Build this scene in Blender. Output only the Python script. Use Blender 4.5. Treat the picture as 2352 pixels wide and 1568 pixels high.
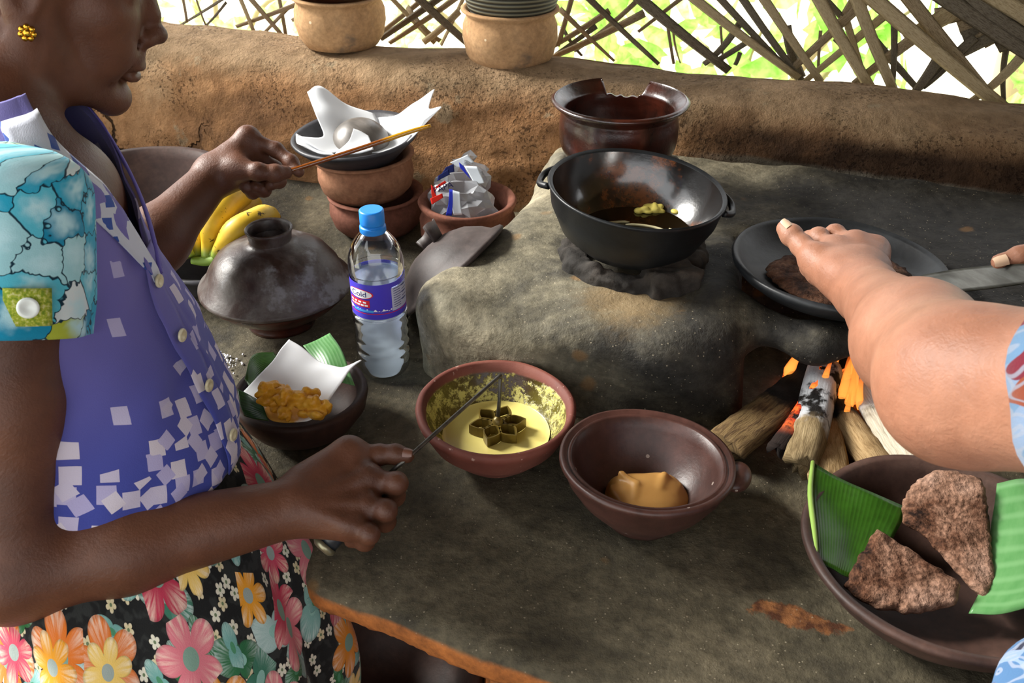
import bpy, bmesh, math, random
import numpy as np
from mathutils import Vector, Matrix

scene = bpy.context.scene
for o in list(bpy.data.objects): bpy.data.objects.remove(o)
COL = scene.collection
random.seed(7); RNG = np.random.default_rng(7)
pi = math.pi

# ------------------------------------------------------------------ camera
F, PITCH, CZ = 2200.0, math.radians(32.5), 1.52
CT = 0.85                                  # height of the clay counter
cd = bpy.data.cameras.new('camera'); cam = bpy.data.objects.new('camera', cd); COL.objects.link(cam)
cam.location = (0, 0, CZ); cam.rotation_euler = (pi/2 - PITCH, 0, 0)
cd.sensor_width = 36; cd.lens = 36*F/2352; cd.clip_start = .02
cd.dof.use_dof = True; cd.dof.focus_distance = 1.08; cd.dof.aperture_fstop = 16.0
scene.camera = cam

# ------------------------------------------------------------------ world, sun, exposure
w = bpy.data.worlds.new('sky'); scene.world = w; w.use_nodes = True
nt = w.node_tree; bg = nt.nodes['Background']
bg.inputs[0].default_value = (.97, .985, 1.0, 1); bg.inputs[1].default_value = 2.5
SUN = Vector((-.78, .27, .56)).normalized()          # direction towards the sun
sd = bpy.data.lights.new('sun', 'SUN'); so = bpy.data.objects.new('sun', sd); COL.objects.link(so)
sd.energy = 11.0; sd.angle = math.radians(19); sd.color = (1, .97, .91)
so.rotation_euler = SUN.to_track_quat('Z', 'Y').to_euler(); so.location = (-3, 1, 3)
vs = scene.view_settings
vs.view_transform = 'Standard'; vs.look = 'None'; vs.gamma = 1; vs.use_curve_mapping = False; vs.exposure = 0.0

# ------------------------------------------------------------------ pixel -> place
_c, _s = math.cos(PITCH), math.sin(PITCH)
def ray(px, py):
    x = (px-1176)/F; y = (py-784)/F
    return np.array([x, _c-y*_s, -_s-y*_c])
def PZ(px, py, z):                       # on the level z
    d = ray(px, py); return np.array([0, 0, CZ]) + d*((z-CZ)/d[2])
def PY(px, py, y):                       # on the upright plane Y=y
    d = ray(px, py); return np.array([0, 0, CZ]) + d*(y/d[1])
def PD(px, py, dep): return np.array([0, 0, CZ]) + ray(px, py)*dep

# ------------------------------------------------------------------ object helpers
def tag(o, label=None, cat=None, group=None, kind=None):
    if label: o['label'] = label
    if cat: o['category'] = cat
    if group: o['group'] = group
    if kind: o['kind'] = kind
    return o
def empty(name, loc, label, cat, group=None, rot=(0, 0, 0)):
    o = bpy.data.objects.new(name, None); COL.objects.link(o)
    o.location = loc; o.rotation_euler = rot; o.empty_display_size = .03
    return tag(o, label, cat, group)
def obj(name, V, Fc, mat, parent=None, smooth=True, uv=None):
    me = bpy.data.meshes.new(name)
    me.from_pydata([tuple(map(float, v)) for v in V] if not isinstance(V, np.ndarray) else V.tolist(), [], Fc if not isinstance(Fc, np.ndarray) else Fc.tolist())
    if uv is not None:
        ul = me.uv_layers.new(name='UVMap')
        li = np.empty(len(me.loops), dtype=np.int32); me.loops.foreach_get('vertex_index', li)
        ul.data.foreach_set('uv', np.asarray(uv, dtype=np.float32)[li].ravel())
    if smooth: me.polygons.foreach_set('use_smooth', [True]*len(me.polygons))
    if mat: me.materials.append(mat)
    me.update()
    o = bpy.data.objects.new(name, me); COL.objects.link(o)
    if parent: o.parent = parent
    return o
def world_obj(name, V, Fc, mat, parent, **k):
    """vertices given in world space, parent at an unrotated location"""
    V = np.asarray(V, float)
    q = parent
    while q: V = V - np.array(q.location); q = q.parent
    return obj(name, V, Fc, mat, parent, **k)
def based(name, V, Fc, mat, label, cat, group=None, **k):
    """a one-mesh thing: origin moved to the middle of its base"""
    V = np.asarray(V, float)
    b = np.array([(V[:, 0].min()+V[:, 0].max())/2, (V[:, 1].min()+V[:, 1].max())/2, V[:, 2].min()])
    o = obj(name, V-b, Fc, mat, None, **k); o.location = b
    return tag(o, label, cat, group)
def solidify(o, t, off=0):
    m = o.modifiers.new('thick', 'SOLIDIFY'); m.thickness = t; m.offset = off; return o
def wob(P, s, seed=0, n=7):
    """cheap smooth noise in [-1,1] at points P (n,3), feature size s"""
    r = np.random.default_rng(seed); out = np.zeros(P.shape[:-1], dtype=np.float32)
    for i in range(n):
        k = r.normal(size=3); k *= (2*pi/s)*r.uniform(.55, 1.5)/np.linalg.norm(k)
        out += np.sin(P[..., 0]*k[0]+P[..., 1]*k[1]+P[..., 2]*k[2]+r.uniform(0, 6.28)).astype(np.float32)
    return out/n*1.5
def spline(pts, n):
    """Catmull-Rom through control rows (k,d) -> (n,d)"""
    p = np.asarray(pts, float); k = len(p)
    q = np.vstack([2*p[0]-p[1], p, 2*p[-1]-p[-2]])
    t = np.linspace(0, k-1, n); i = np.minimum(t.astype(int), k-2); u = (t-i)[:, None]
    a, b, c, d = q[i], q[i+1], q[i+2], q[i+3]
    return .5*((2*b)+(-a+c)*u+(2*a-5*b+4*c-d)*u**2+(-a+3*b-3*c+d)*u**3)
def grid_faces(nu, nv, cu=False, cv=False):
    f = []
    for i in range(nu if cu else nu-1):
        for j in range(nv if cv else nv-1):
            i2, j2 = (i+1) % nu, (j+1) % nv
            f.append((i*nv+j, i2*nv+j, i2*nv+j2, i*nv+j2))
    return f
def lathe(prof, seg=64, jit=0.0, seed=0, nsub=None, oval=1.0, cut=None):
    """revolve a profile of (r,z); closed at r=0 ends. Returns V,F"""
    pr = np.asarray(prof, float)
    if nsub: pr = spline(pr, nsub); pr[:, 0] = np.maximum(pr[:, 0], 0)
    n = len(pr); a = np.linspace(0, 2*pi, seg, endpoint=False)
    V = np.zeros((n, seg, 3))
    V[..., 0] = pr[:, 0:1]*np.cos(a); V[..., 1] = pr[:, 0:1]*np.sin(a)*oval; V[..., 2] = pr[:, 1:2]
    if jit:
        w1 = wob(V*np.array([1, 1, .3]), .12, seed)[..., None]; w2 = wob(V, .05, seed+1)[..., None]
        d = V.copy(); d[..., 2] = 0; L = np.linalg.norm(d, axis=-1, keepdims=True)+1e-6
        V = V + d/L*np.minimum(L, .03)/.03*(w1*jit+w2*jit*.4); V[..., 2] += w1[..., 0]*jit*.5
    V = V.reshape(-1, 3)
    f = [(i*seg+j, i*seg+(j+1) % seg, (i+1)*seg+(j+1) % seg, (i+1)*seg+j) for i in range(n-1) for j in range(seg)]
    f = [q[::-1] for q in f]
    return V, f
def tube(path, rad, seg=10, nsub=None, cap=True, flat=1.0, up=None):
    """swept tube; path (k,3), rad scalar or (k,)"""
    p = np.asarray(path, float); r = np.broadcast_to(np.asarray(rad, float), (len(p),)).copy()
    if nsub:
        s = spline(np.column_stack([p, r]), nsub); p, r = s[:, :3], np.maximum(s[:, 3], 1e-4)
    n = len(p); T = np.gradient(p, axis=0); T /= np.linalg.norm(T, axis=1, keepdims=True)+1e-9
    u = np.array(up if up is not None else ((0, 0, 1) if abs(T[0][2]) < .9 else (1, 0, 0)), float)
    V = []; a = np.linspace(0, 2*pi, seg, endpoint=False)
    for i in range(n):
        u = u - T[i]*u.dot(T[i]); u /= np.linalg.norm(u)+1e-9; v = np.cross(T[i], u)
        V.append(p[i]+r[i]*(np.cos(a)[:, None]*v+np.sin(a)[:, None]*u*flat))
    V = np.vstack(V)
    f = [(i*seg+j, i*seg+(j+1) % seg, (i+1)*seg+(j+1) % seg, (i+1)*seg+j) for i in range(n-1) for j in range(seg)]
    if cap:
        V = np.vstack([V, p[0], p[-1]]); m = n*seg
        f += [(m, (j+1) % seg, j) for j in range(seg)]+[(m+1, (n-1)*seg+j, (n-1)*seg+(j+1) % seg) for j in range(seg)]
    return V, f
def join(parts):
    V = []; Fc = []; k = 0
    for v, f in parts:
        V.append(np.asarray(v, float)); Fc += [tuple(i+k for i in q) for q in f]; k += len(v)
    return np.vstack(V), Fc
def sheet(ctrl, nu=28, nv=28, wr=0.0, seed=0):
    """smooth sheet through a net of 3-D control points"""
    c = np.asarray(ctrl, float); ku, kv, _ = c.shape
    a = np.stack([spline(c[:, j], nu) for j in range(kv)], 1)
    b = np.stack([spline(a[i], nv) for i in range(nu)], 0)
    if wr: b[..., 2] += wob(b, .05, seed)*wr; b[..., 1] += wob(b, .06, seed+3)*wr
    uv = np.stack(np.meshgrid(np.linspace(0, 1, nu), np.linspace(0, 1, nv), indexing='ij'), -1).reshape(-1, 2)
    return b.reshape(-1, 3), grid_faces(nu, nv), uv
def slab(poly, th, nr=12, ns=110, bump=.0015, seed=0, rough=.002):
    """thick irregular slab over a star-shaped outline of 3-D points"""
    p = np.asarray(poly, float); c = p.mean(0)
    pc = np.vstack([p, p[:1]]); L = np.r_[0, np.cumsum(np.linalg.norm(np.diff(pc, axis=0), axis=1))]
    t = np.linspace(0, L[-1], ns, endpoint=False)
    q = np.stack([np.interp(t, L, pc[:, k]) for k in range(3)], 1)
    q = (np.roll(q, 1, 0)+2*q+np.roll(q, -1, 0))/4
    nrm = np.cross(q[ns//3]-c, q[0]-c); nrm = nrm/np.linalg.norm(nrm); nrm = nrm if nrm[2] > 0 else -nrm
    q = q + (q-c)/np.linalg.norm(q-c, axis=1, keepdims=True)*wob(q, .012, seed)[:, None]*rough
    rows = []
    for i in range(1, nr+1):
        s = i/nr; edge = th*.5*(1-max(0, (s-.86)/.14)**2*.75)
        r = c+(q-c)*s; rows.append(r+nrm*(edge+wob(r, .02, seed+1)[:, None]*bump+wob(r, .007, seed+2)[:, None]*bump*.6))
    for i in range(nr, 0, -1):
        s = i/nr; edge = th*.5*(1-max(0, (s-.86)/.14)**2*.75)
        r = c+(q-c)*s; rows.append(r-nrm*edge)
    V = np.vstack(rows); n = len(rows)
    f = [(i*ns+j, (i+1)*ns+j, (i+1)*ns+(j+1) % ns, i*ns+(j+1) % ns) for i in range(n-1) for j in range(ns)]
    f.append(tuple(range(ns))); f.append(tuple(range((n-1)*ns, n*ns))[::-1])
    return V, f

# ------------------------------------------------------------------ signed-distance bodies -> smooth mesh
class SDF:
    def __init__(s, lo, hi, h):
        s.lo = np.array(lo, float); s.h = h
        s.n = np.ceil((np.array(hi)-s.lo)/h).astype(int)+1
        s.f = np.full(s.n, .05, dtype=np.float32)
    def _win(s, lo, hi):
        a = np.clip(np.floor((lo-s.lo)/s.h).astype(int), 0, s.n); b = np.clip(np.ceil((hi-s.lo)/s.h).astype(int)+1, 0, s.n)
        if np.any(b <= a): return None, None
        g = [(s.lo[i]+np.arange(a[i], b[i])*s.h).astype(np.float32) for i in range(3)]
        return tuple(slice(a[i], b[i]) for i in range(3)), np.meshgrid(*g, indexing='ij', sparse=True)
    def _mix(s, sl, d, k, sub=False):
        a = s.f[sl]
        if sub:
            d = -d
            if k > 0: h = np.maximum(k-np.abs(a-d), 0)/k; s.f[sl] = np.maximum(a, d)+h*h*k*.25
            else: s.f[sl] = np.maximum(a, d)
        else:
            if k > 0: h = np.maximum(k-np.abs(a-d), 0)/k; s.f[sl] = np.minimum(a, d)-h*h*k*.25
            else: s.f[sl] = np.minimum(a, d)
    def cap(s, a, b, ra, rb, k=.01, sub=False):
        a = np.array(a, float); b = np.array(b, float); m = max(ra, rb)+k+.02
        sl, G = s._win(np.minimum(a, b)-m, np.maximum(a, b)+m)
        if sl is None: return
        ba = b-a; L = max(ba.dot(ba), 1e-12)
        x, y, z = G[0]-a[0], G[1]-a[1], G[2]-a[2]
        t = np.clip((x*ba[0]+y*ba[1]+z*ba[2])/L, 0, 1)
        d = np.sqrt((x-t*ba[0])**2+(y-t*ba[1])**2+(z-t*ba[2])**2)-(ra+(rb-ra)*t)
        s._mix(sl, d.astype(np.float32), k, sub)
    def ell(s, c, r, k=.01, R=None, sub=False):
        c = np.array(c, float); r = np.array(r, float); m = r.max()+k+.02
        sl, G = s._win(c-m, c+m)
        if sl is None: return
        x, y, z = G[0]-c[0], G[1]-c[1], G[2]-c[2]
        if R is None: R = np.eye(3)
        R = np.asarray(R)                 # columns = local axes
        q = [x*R[0, i]+y*R[1, i]+z*R[2, i] for i in range(3)]
        k0 = np.sqrt(sum((q[i]/r[i])**2 for i in range(3))); k1 = np.sqrt(sum((q[i]/r[i]**2)**2 for i in range(3)))+1e-6
        s._mix(sl, (k0*(k0-1)/k1).astype(np.float32), k, sub)
    def box(s, c, half, rnd=.01, k=.01, sub=False, R=None):
        c = np.array(c, float); half = np.array(half, float); m = np.linalg.norm(half)+k+.02
        sl, G = s._win(c-m, c+m)
        if sl is None: return
        x, y, z = G[0]-c[0], G[1]-c[1], G[2]-c[2]
        R = np.eye(3) if R is None else np.asarray(R)
        q = [np.abs(x*R[0, i]+y*R[1, i]+z*R[2, i])-(half[i]-rnd) for i in range(3)]
        d = np.sqrt(sum(np.maximum(v, 0)**2 for v in q))+np.minimum(np.maximum(np.maximum(q[0], q[1]), q[2]), 0)-rnd
        s._mix(sl, d.astype(np.float32), k, sub)
    def prism(s, poly, z0, z1, rnd=.01, k=.01, sub=False, tilt=(0, 0)):
        """extruded plan polygon; top height z1 + tilt.(x,y)"""
        P = np.asarray(poly, float)
        x = (s.lo[0]+np.arange(s.n[0])*s.h)[:, None]; y = (s.lo[1]+np.arange(s.n[1])*s.h)[None, :]
        d = np.full((s.n[0], s.n[1]), 1e9); ins = np.zeros((s.n[0], s.n[1]), bool)
        for i in range(len(P)):
            a, b = P[i], P[(i+1) % len(P)]; e = b-a
            t = np.clip(((x-a[0])*e[0]+(y-a[1])*e[1])/e.dot(e), 0, 1)
            d = np.minimum(d, (x-a[0]-t*e[0])**2+(y-a[1]-t*e[1])**2)
            c = ((a[1] > y) != (b[1] > y)) & (x < e[0]*(y-a[1])/(e[1] if abs(e[1]) > 1e-9 else 1e-9)+a[0]); ins ^= c
        d = np.sqrt(d); d[ins] *= -1
        z = (s.lo[2]+np.arange(s.n[2])*s.h)[None, None, :]
        top = (z1+tilt[0]*x+tilt[1]*y)[..., None]
        qz = np.maximum(z-top, z0-z)+rnd; qd = d[..., None]+rnd
        D = np.sqrt(np.maximum(qz, 0)**2+np.maximum(qd, 0)**2)+np.minimum(np.maximum(qz, qd), 0)-rnd
        s._mix((slice(None),)*3, D.astype(np.float32), k, sub)
    def noise(s, amp, size, seed=0):
        G = np.meshgrid(*[(s.lo[i]+np.arange(s.n[i])*s.h).astype(np.float32) for i in range(3)], indexing='ij', sparse=True)
        r = np.random.default_rng(seed)
        for i in range(6):
            k = r.normal(size=3); k *= (2*pi/size)*r.uniform(.55, 1.5)/np.linalg.norm(k)
            s.f += (amp*.3*np.sin(G[0]*k[0]+G[1]*k[1]+G[2]*k[2]+r.uniform(0, 6.28))).astype(np.float32)
    def mesh(s):
        f = s.f; f[0] = f[-1] = .05; f[:, 0] = f[:, -1] = .05; f[:, :, 0] = f[:, :, -1] = .05
        S = f < 0; nx, ny, nz = f.shape
        cnt = np.zeros((nx-1, ny-1, nz-1), dtype=np.int8)
        offs = [(i, j, k) for i in (0, 1) for j in (0, 1) for k in (0, 1)]
        for i, j, k in offs: cnt += S[i:nx-1+i, j:ny-1+j, k:nz-1+k]
        I, J, K = np.nonzero((cnt > 0) & (cnt < 8)); del cnt
        idx = np.full((nx-1, ny-1, nz-1), -1, dtype=np.int32); idx[I, J, K] = np.arange(len(I))
        val = {o: f[I+o[0], J+o[1], K+o[2]] for o in offs}
        P = np.zeros((len(I), 3)); N = np.zeros(len(I))
        for a in offs:
            for ax in range(3):
                if a[ax] == 0:
                    b = list(a); b[ax] = 1; b = tuple(b); va, vb = val[a], val[b]
                    m = (va < 0) != (vb < 0); t = np.where(m, va/np.where(m, va-vb, 1), 0)
                    for d in range(3): P[:, d] += np.where(m, a[d]+(t if d == ax else 0), 0)
                    N += m
        P /= N[:, None]; P += np.stack([I, J, K], 1); V = s.lo+P*s.h
        Fc = []
        for ax in range(3):
            o1, o2 = [(1, 2), (2, 0), (0, 1)][ax]
            sl0 = [slice(1, -1)]*3; sl0[ax] = slice(0, -1); sl1 = list(sl0); sl1[ax] = slice(1, None)
            A, B = S[tuple(sl0)], S[tuple(sl1)]
            for flip, m in ((False, A & ~B), (True, ~A & B)):
                c = np.stack(np.nonzero(m), 1)
                for d in range(3):
                    if d != ax: c[:, d] += 1
                q = []
                for da, db in ((0, 0), (1, 0), (1, 1), (0, 1)):
                    e = c.copy(); e[:, o1] -= 1-da; e[:, o2] -= 1-db; q.append(idx[e[:, 0], e[:, 1], e[:, 2]])
                q = np.stack(q, 1); Fc.append(q[:, ::-1] if flip else q)
        return V, np.vstack(Fc)
# ------------------------------------------------------------------ materials
def lin(h):
    """sRGB hex -> linear rgba"""
    h = h.lstrip('#'); r = [int(h[i:i+2], 16)/255 for i in (0, 2, 4)]
    return tuple(((c/12.92) if c <= .04045 else ((c+.055)/1.055)**2.4) for c in r)+(1,)
class NB:
    """small node builder"""
    def __init__(s, name):
        s.m = bpy.data.materials.new(name); s.m.use_nodes = True; s.t = s.m.node_tree
        s.N = s.t.nodes; s.L = s.t.links; s.b = s.N['Principled BSDF']; s.out = s.N['Material Output']
    def n(s, typ, **k):
        x = s.N.new(typ)
        for a, v in k.items(): setattr(x, a, v)
        return x
    def put(s, sock, v):
        if isinstance(v, bpy.types.NodeSocket): s.L.new(v, sock)
        elif v is not None: sock.default_value = v
    def math(s, op, a, b=None, c=None, clamp=False):
        x = s.n('ShaderNodeMath', operation=op, use_clamp=clamp)
        for i, v in enumerate((a, b, c)):
            if v is not None: s.put(x.inputs[i], v)
        return x.outputs[0]
    def vmath(s, op, a, b=None, scale=None):
        x = s.n('ShaderNodeVectorMath', operation=op); s.put(x.inputs[0], a)
        if b is not None: s.put(x.inputs[1], b)
        if scale is not None: s.put(x.inputs[3], scale)
        return x.outputs['Value'] if op in ('LENGTH', 'DISTANCE', 'DOT_PRODUCT') else x.outputs[0]
    def coord(s, k='Object'): return s.n('ShaderNodeTexCoord').outputs[k]
    def mapping(s, v, scale=(1, 1, 1), rot=(0, 0, 0), loc=(0, 0, 0)):
        x = s.n('ShaderNodeMapping'); s.put(x.inputs[0], v)
        x.inputs['Scale'].default_value = scale; x.inputs['Rotation'].default_value = rot; x.inputs['Location'].default_value = loc
        return x.outputs[0]
    def noise(s, v, scale, detail=4, rough=.6, dist=0, dim='3D'):
        x = s.n('ShaderNodeTexNoise'); x.noise_dimensions = dim; s.put(x.inputs['Vector'], v); x.inputs['Scale'].default_value = scale
        x.inputs['Detail'].default_value = detail; x.inputs['Roughness'].default_value = rough; x.inputs['Distortion'].default_value = dist
        return x.outputs[0]
    def voro(s, v, scale, feat='F1', dist='EUCLIDEAN', rand=1, dim='3D'):
        x = s.n('ShaderNodeTexVoronoi', voronoi_dimensions=dim, feature=feat, distance=dist)
        s.put(x.inputs['Vector'], v); x.inputs['Scale'].default_value = scale; x.inputs['Randomness'].default_value = rand
        return x
    def ramp(s, v, stops, interp='LINEAR'):
        x = s.n('ShaderNodeValToRGB'); s.put(x.inputs[0], v); e = x.color_ramp.elements; x.color_ramp.interpolation = interp
        while len(e) < len(stops): e.new(.5)
        for i, (p, c) in enumerate(stops):
            e[i].position = p; e[i].color = lin(c) if isinstance(c, str) else (c if len(c) == 4 else tuple(c)+(1,))
        return x.outputs[0]
    def sm(s, v, a, b):
        """smooth step a->b"""
        x = s.n('ShaderNodeMapRange', interpolation_type='SMOOTHSTEP'); s.put(x.inputs[0], v)
        x.inputs[1].default_value = a; x.inputs[2].default_value = b; return x.outputs[0]
    def mix(s, f, a, b, mode='MIX'):
        x = s.n('ShaderNodeMix', data_type='RGBA', blend_type=mode); s.put(x.inputs[0], f)
        for i, v in ((6, a), (7, b)): s.put(x.inputs[i], lin(v) if isinstance(v, str) else v)
        return x.outputs[2]
    def bump(s, h, strength=.5, dist=.002, nrm=None):
        x = s.n('ShaderNodeBump'); s.put(x.inputs['Height'], h); x.inputs['Strength'].default_value = strength; x.inputs['Distance'].default_value = dist
        if nrm: s.put(x.inputs['Normal'], nrm)
        return x.outputs[0]
    def sep(s, v):
        x = s.n('ShaderNodeSeparateXYZ'); s.put(x.inputs[0], v); return x.outputs
    def comb(s, x_, y_, z_=0.0):
        x = s.n('ShaderNodeCombineXYZ'); s.put(x.inputs[0], x_); s.put(x.inputs[1], y_); s.put(x.inputs[2], z_); return x.outputs[0]
    def set(s, **k):
        names = dict(col='Base Color', rough='Roughness', metal='Metallic', spec='Specular IOR Level', nrm='Normal', coat='Coat Weight',
                     coatr='Coat Roughness', trans='Transmission Weight', ior='IOR', alpha='Alpha', em='Emission Color', ems='Emission Strength',
                     sss='Subsurface Weight', sheen='Sheen Weight')
        for a, v in k.items():
            if isinstance(v, str): v = lin(v)
            s.put(s.b.inputs[names[a]], v)
        return s
def clay(name, cols, scale=9, rough=.75, spec=.35, bump=.5, bscale=90, coat=0, coatr=.25, speck=None, patch=None, bd=.0015, fine=.25):
    """fired / daubed earth: noise colours, grain, optional light specks and stain patches"""
    b = NB(name); o = b.coord(); n = len(cols)
    n1 = b.noise(o, scale, 6, .62, .4)
    c = b.ramp(n1, [(.28+.44*i/(max(n-1, 1)), cols[i]) for i in range(n)])
    g = b.noise(o, bscale, 5, .7); c = b.mix(fine, c, b.ramp(g, [(.3, (0, 0, 0)), (.7, (1, 1, 1))]), 'OVERLAY')
    if patch:
        pc, ps, pt, pw = patch; pm = b.sm(b.noise(o, ps, 5, .65), pt, pt+pw); c = b.mix(pm, c, pc)
    if speck:
        sc, ss, st = speck; v = b.voro(o, ss); k = b.math('MULTIPLY', b.math('LESS_THAN', v.outputs['Distance'], st), b.math('GREATER_THAN', b.sep(v.outputs['Color'])[0], .62)); c = b.mix(k, c, sc)
    h = b.math('ADD', b.noise(o, bscale*.35, 5, .65), b.math('MULTIPLY', g, .6))
    r = b.math('ADD', b.math('MULTIPLY', b.math('SUBTRACT', n1, .5), .35), rough, clamp=True)
    b.set(col=c, rough=r, spec=spec, nrm=b.bump(h, bump, bd), coat=coat, coatr=coatr)
    return b.m
def plain(name, col, rough=.6, spec=.4, **k):
    b = NB(name); b.set(col=col, rough=rough, spec=spec, **k); return b.m

MT = {}
# mud wall: orange daub, greyer crown, soot behind the hearth, pitted surface, cracks
b = NB('mud_wall'); o = b.coord(); x, y, z = b.sep(o)
n1 = b.noise(o, 5, 7, .65, .5); n2 = b.noise(o, 26, 6, .7)
c = b.ramp(n1, [(.28, '#6a4c35'), (.45, '#8e6846'), (.58, '#a17a55'), (.75, '#b09270')])
c = b.mix(.45, c, b.ramp(n2, [(.3, (.18, .18, .18)), (.7, (.85, .85, .85))]), 'OVERLAY')
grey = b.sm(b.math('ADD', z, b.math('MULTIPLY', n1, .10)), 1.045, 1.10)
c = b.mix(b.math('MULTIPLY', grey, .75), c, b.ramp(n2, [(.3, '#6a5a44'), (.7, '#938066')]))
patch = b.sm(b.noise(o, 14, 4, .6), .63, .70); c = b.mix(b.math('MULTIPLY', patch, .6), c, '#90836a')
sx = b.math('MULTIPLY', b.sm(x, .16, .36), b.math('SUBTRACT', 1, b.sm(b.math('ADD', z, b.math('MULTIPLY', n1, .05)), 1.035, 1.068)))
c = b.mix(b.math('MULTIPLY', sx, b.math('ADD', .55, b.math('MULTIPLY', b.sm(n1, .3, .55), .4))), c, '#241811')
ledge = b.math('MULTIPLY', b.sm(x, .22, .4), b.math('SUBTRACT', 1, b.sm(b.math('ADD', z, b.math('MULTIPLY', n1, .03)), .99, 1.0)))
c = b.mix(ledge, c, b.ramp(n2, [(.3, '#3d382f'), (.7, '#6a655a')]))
pd = b.math('SUBTRACT', 1, b.sm(b.noise(o, 190, 5, .62), .56, .72))
pk = b.sm(b.noise(o, 9, 3, .5), .45, .6)
hole = b.math('MULTIPLY', b.math('SUBTRACT', 1, pd), pk)
c = b.mix(b.math('MULTIPLY', hole, .45), c, '#3f2716')
ck = b.voro(b.vmath('ADD', o, b.vmath('SCALE', b.noise(o, 12, 4), None, .12)), 4.2, 'DISTANCE_TO_EDGE'); cm = b.math('MULTIPLY', b.math('SUBTRACT', 1, b.sm(ck.outputs['Distance'], .012, .035)), b.math('MULTIPLY', b.math('SUBTRACT', 1, b.sm(z, .97, 1.01)), b.math('SUBTRACT', 1, b.sm(x, -.62, -.5))))
c = b.mix(b.math('MULTIPLY', cm, .9), c, '#120a06')
h = b.math('SUBTRACT', b.math('ADD', b.noise(o, 60, 6, .72), b.math('MULTIPLY', n2, 1.6)), b.math('ADD', b.math('MULTIPLY', hole, 1.4), b.math('MULTIPLY', cm, 3)))
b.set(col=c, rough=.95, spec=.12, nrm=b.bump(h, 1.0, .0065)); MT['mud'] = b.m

# counter: trodden grey clay, bare orange where its rim has chipped
def counter_mat(name, top, soot):
    b = NB(name); o = b.coord(); g = b.n('ShaderNodeNewGeometry'); nz = b.sep(g.outputs['Normal'])[2]; x, y, z = b.sep(g.outputs['Position'])
    n1 = b.noise(o, 6, 7, .66, .6); n2 = b.noise(o, 75, 5, .7); n3 = b.noise(o, 230, 3, .6)
    c = b.ramp(n1, [(.3, top[0]), (.47, top[1]), (.6, top[2]), (.75, top[3])])
    c = b.mix(.5, c, b.ramp(n2, [(.32, (.12, .12, .12)), (.68, (.88, .88, .88))]), 'OVERLAY')
    if soot:
        for (sx, sy, r0, r1, am) in soot:
            d = b.vmath('DISTANCE', b.comb(x, y, 0.0), (sx, sy, 0)); d = b.math('ADD', d, b.math('MULTIPLY', b.math('SUBTRACT', n1, .5), .22))
            c = b.mix(b.math('MULTIPLY', b.math('SUBTRACT', 1, b.sm(d, r0, r1)), am), c, b.ramp(n2, [(.3, '#0c0b0a'), (.7, '#2b2926')]))
    if soot:
        d = b.vmath('DISTANCE', b.comb(x, y, 0.0), (.135, .955, 0)); d = b.math('ADD', d, b.math('MULTIPLY', b.math('SUBTRACT', n2, .5), .06)); c = b.mix(b.math('MULTIPLY', b.math('SUBTRACT', 1, b.sm(d, .02, .075)), .6), c, '#8a7452')
    if not soot:
        cx_, cy_ = PZ(1830, 1418, CT)[:2]; d = b.vmath('LENGTH', b.comb(b.math('MULTIPLY', b.math('SUBTRACT', x, float(cx_)), .8), b.math('MULTIPLY', b.math('ADD', b.math('SUBTRACT', y, float(cy_)), b.math('MULTIPLY', b.math('SUBTRACT', x, float(cx_)), .35)), 2.0), 0.0))
        d = b.math('ADD', d, b.math('MULTIPLY', b.math('SUBTRACT', b.noise(o, 45, 5, .65), .5), .06)); c = b.mix(b.math('SUBTRACT', 1, b.sm(d, .024, .032)), c, b.ramp(b.noise(o, 55, 3), [(.4, '#4a2a18'), (.6, '#8a5a34')]))
    v = b.voro(o, 330); sp = b.math('MULTIPLY', b.math('LESS_THAN', v.outputs['Distance'], b.math('MULTIPLY', b.sep(v.outputs['Color'])[1], .32)), b.math('GREATER_THAN', b.sep(v.outputs['Color'])[0], .84))
    c = b.mix(b.math('MULTIPLY', sp, .5), c, '#a89c84')
    v2 = b.voro(b.vmath('ADD', o, b.vmath('SCALE', b.noise(o, 20, 3), None, .03)), 26); st = b.math('MULTIPLY', b.sm(v2.outputs['Distance'], .3, .12), b.math('GREATER_THAN', b.sep(v2.outputs['Color'])[1], .9))
    c = b.mix(b.math('MULTIPLY', st, .5), c, '#7c5a30')
    bare = b.math('MULTIPLY', b.math('SUBTRACT', 1, b.sm(b.math('ADD', nz, b.math('MULTIPLY', b.math('SUBTRACT', n1, .5), .5)), .15, .5)), 1.0 if not soot else 0.0)
    c = b.mix(bare, c, b.mix(.5, b.ramp(n1, [(.3, '#7c4820'), (.7, '#b06b34')]), b.ramp(n2, [(.3, (.1, .1, .1)), (.7, (.9, .9, .9))]), 'OVERLAY'))
    h = b.math('ADD', b.math('MULTIPLY', b.noise(o, 30, 6, .7), 1.5), b.math('ADD', n2, b.math('MULTIPLY', n3, .4)))
    b.set(col=c, rough=b.math('ADD', .62, b.math('MULTIPLY', n1, .3)), spec=.3, nrm=b.bump(h, .55, .003)); return b.m
MT['counter'] = counter_mat('counter_clay', ['#2a261e', '#474132', '#5f5745', '#7a715e'], [])
MT['stove'] = counter_mat('stove_clay', ['#3d3a31', '#66604f', '#857d68', '#a29a83'], [(.44, 1.02, .10, .33, .93), (.19, .83, .02, .16, .9), (.17, 1.07, .07, .14, .75), (.37, .90, .03, .14, .9), (.62, 1.13, .16, .42, .92)])

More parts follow.
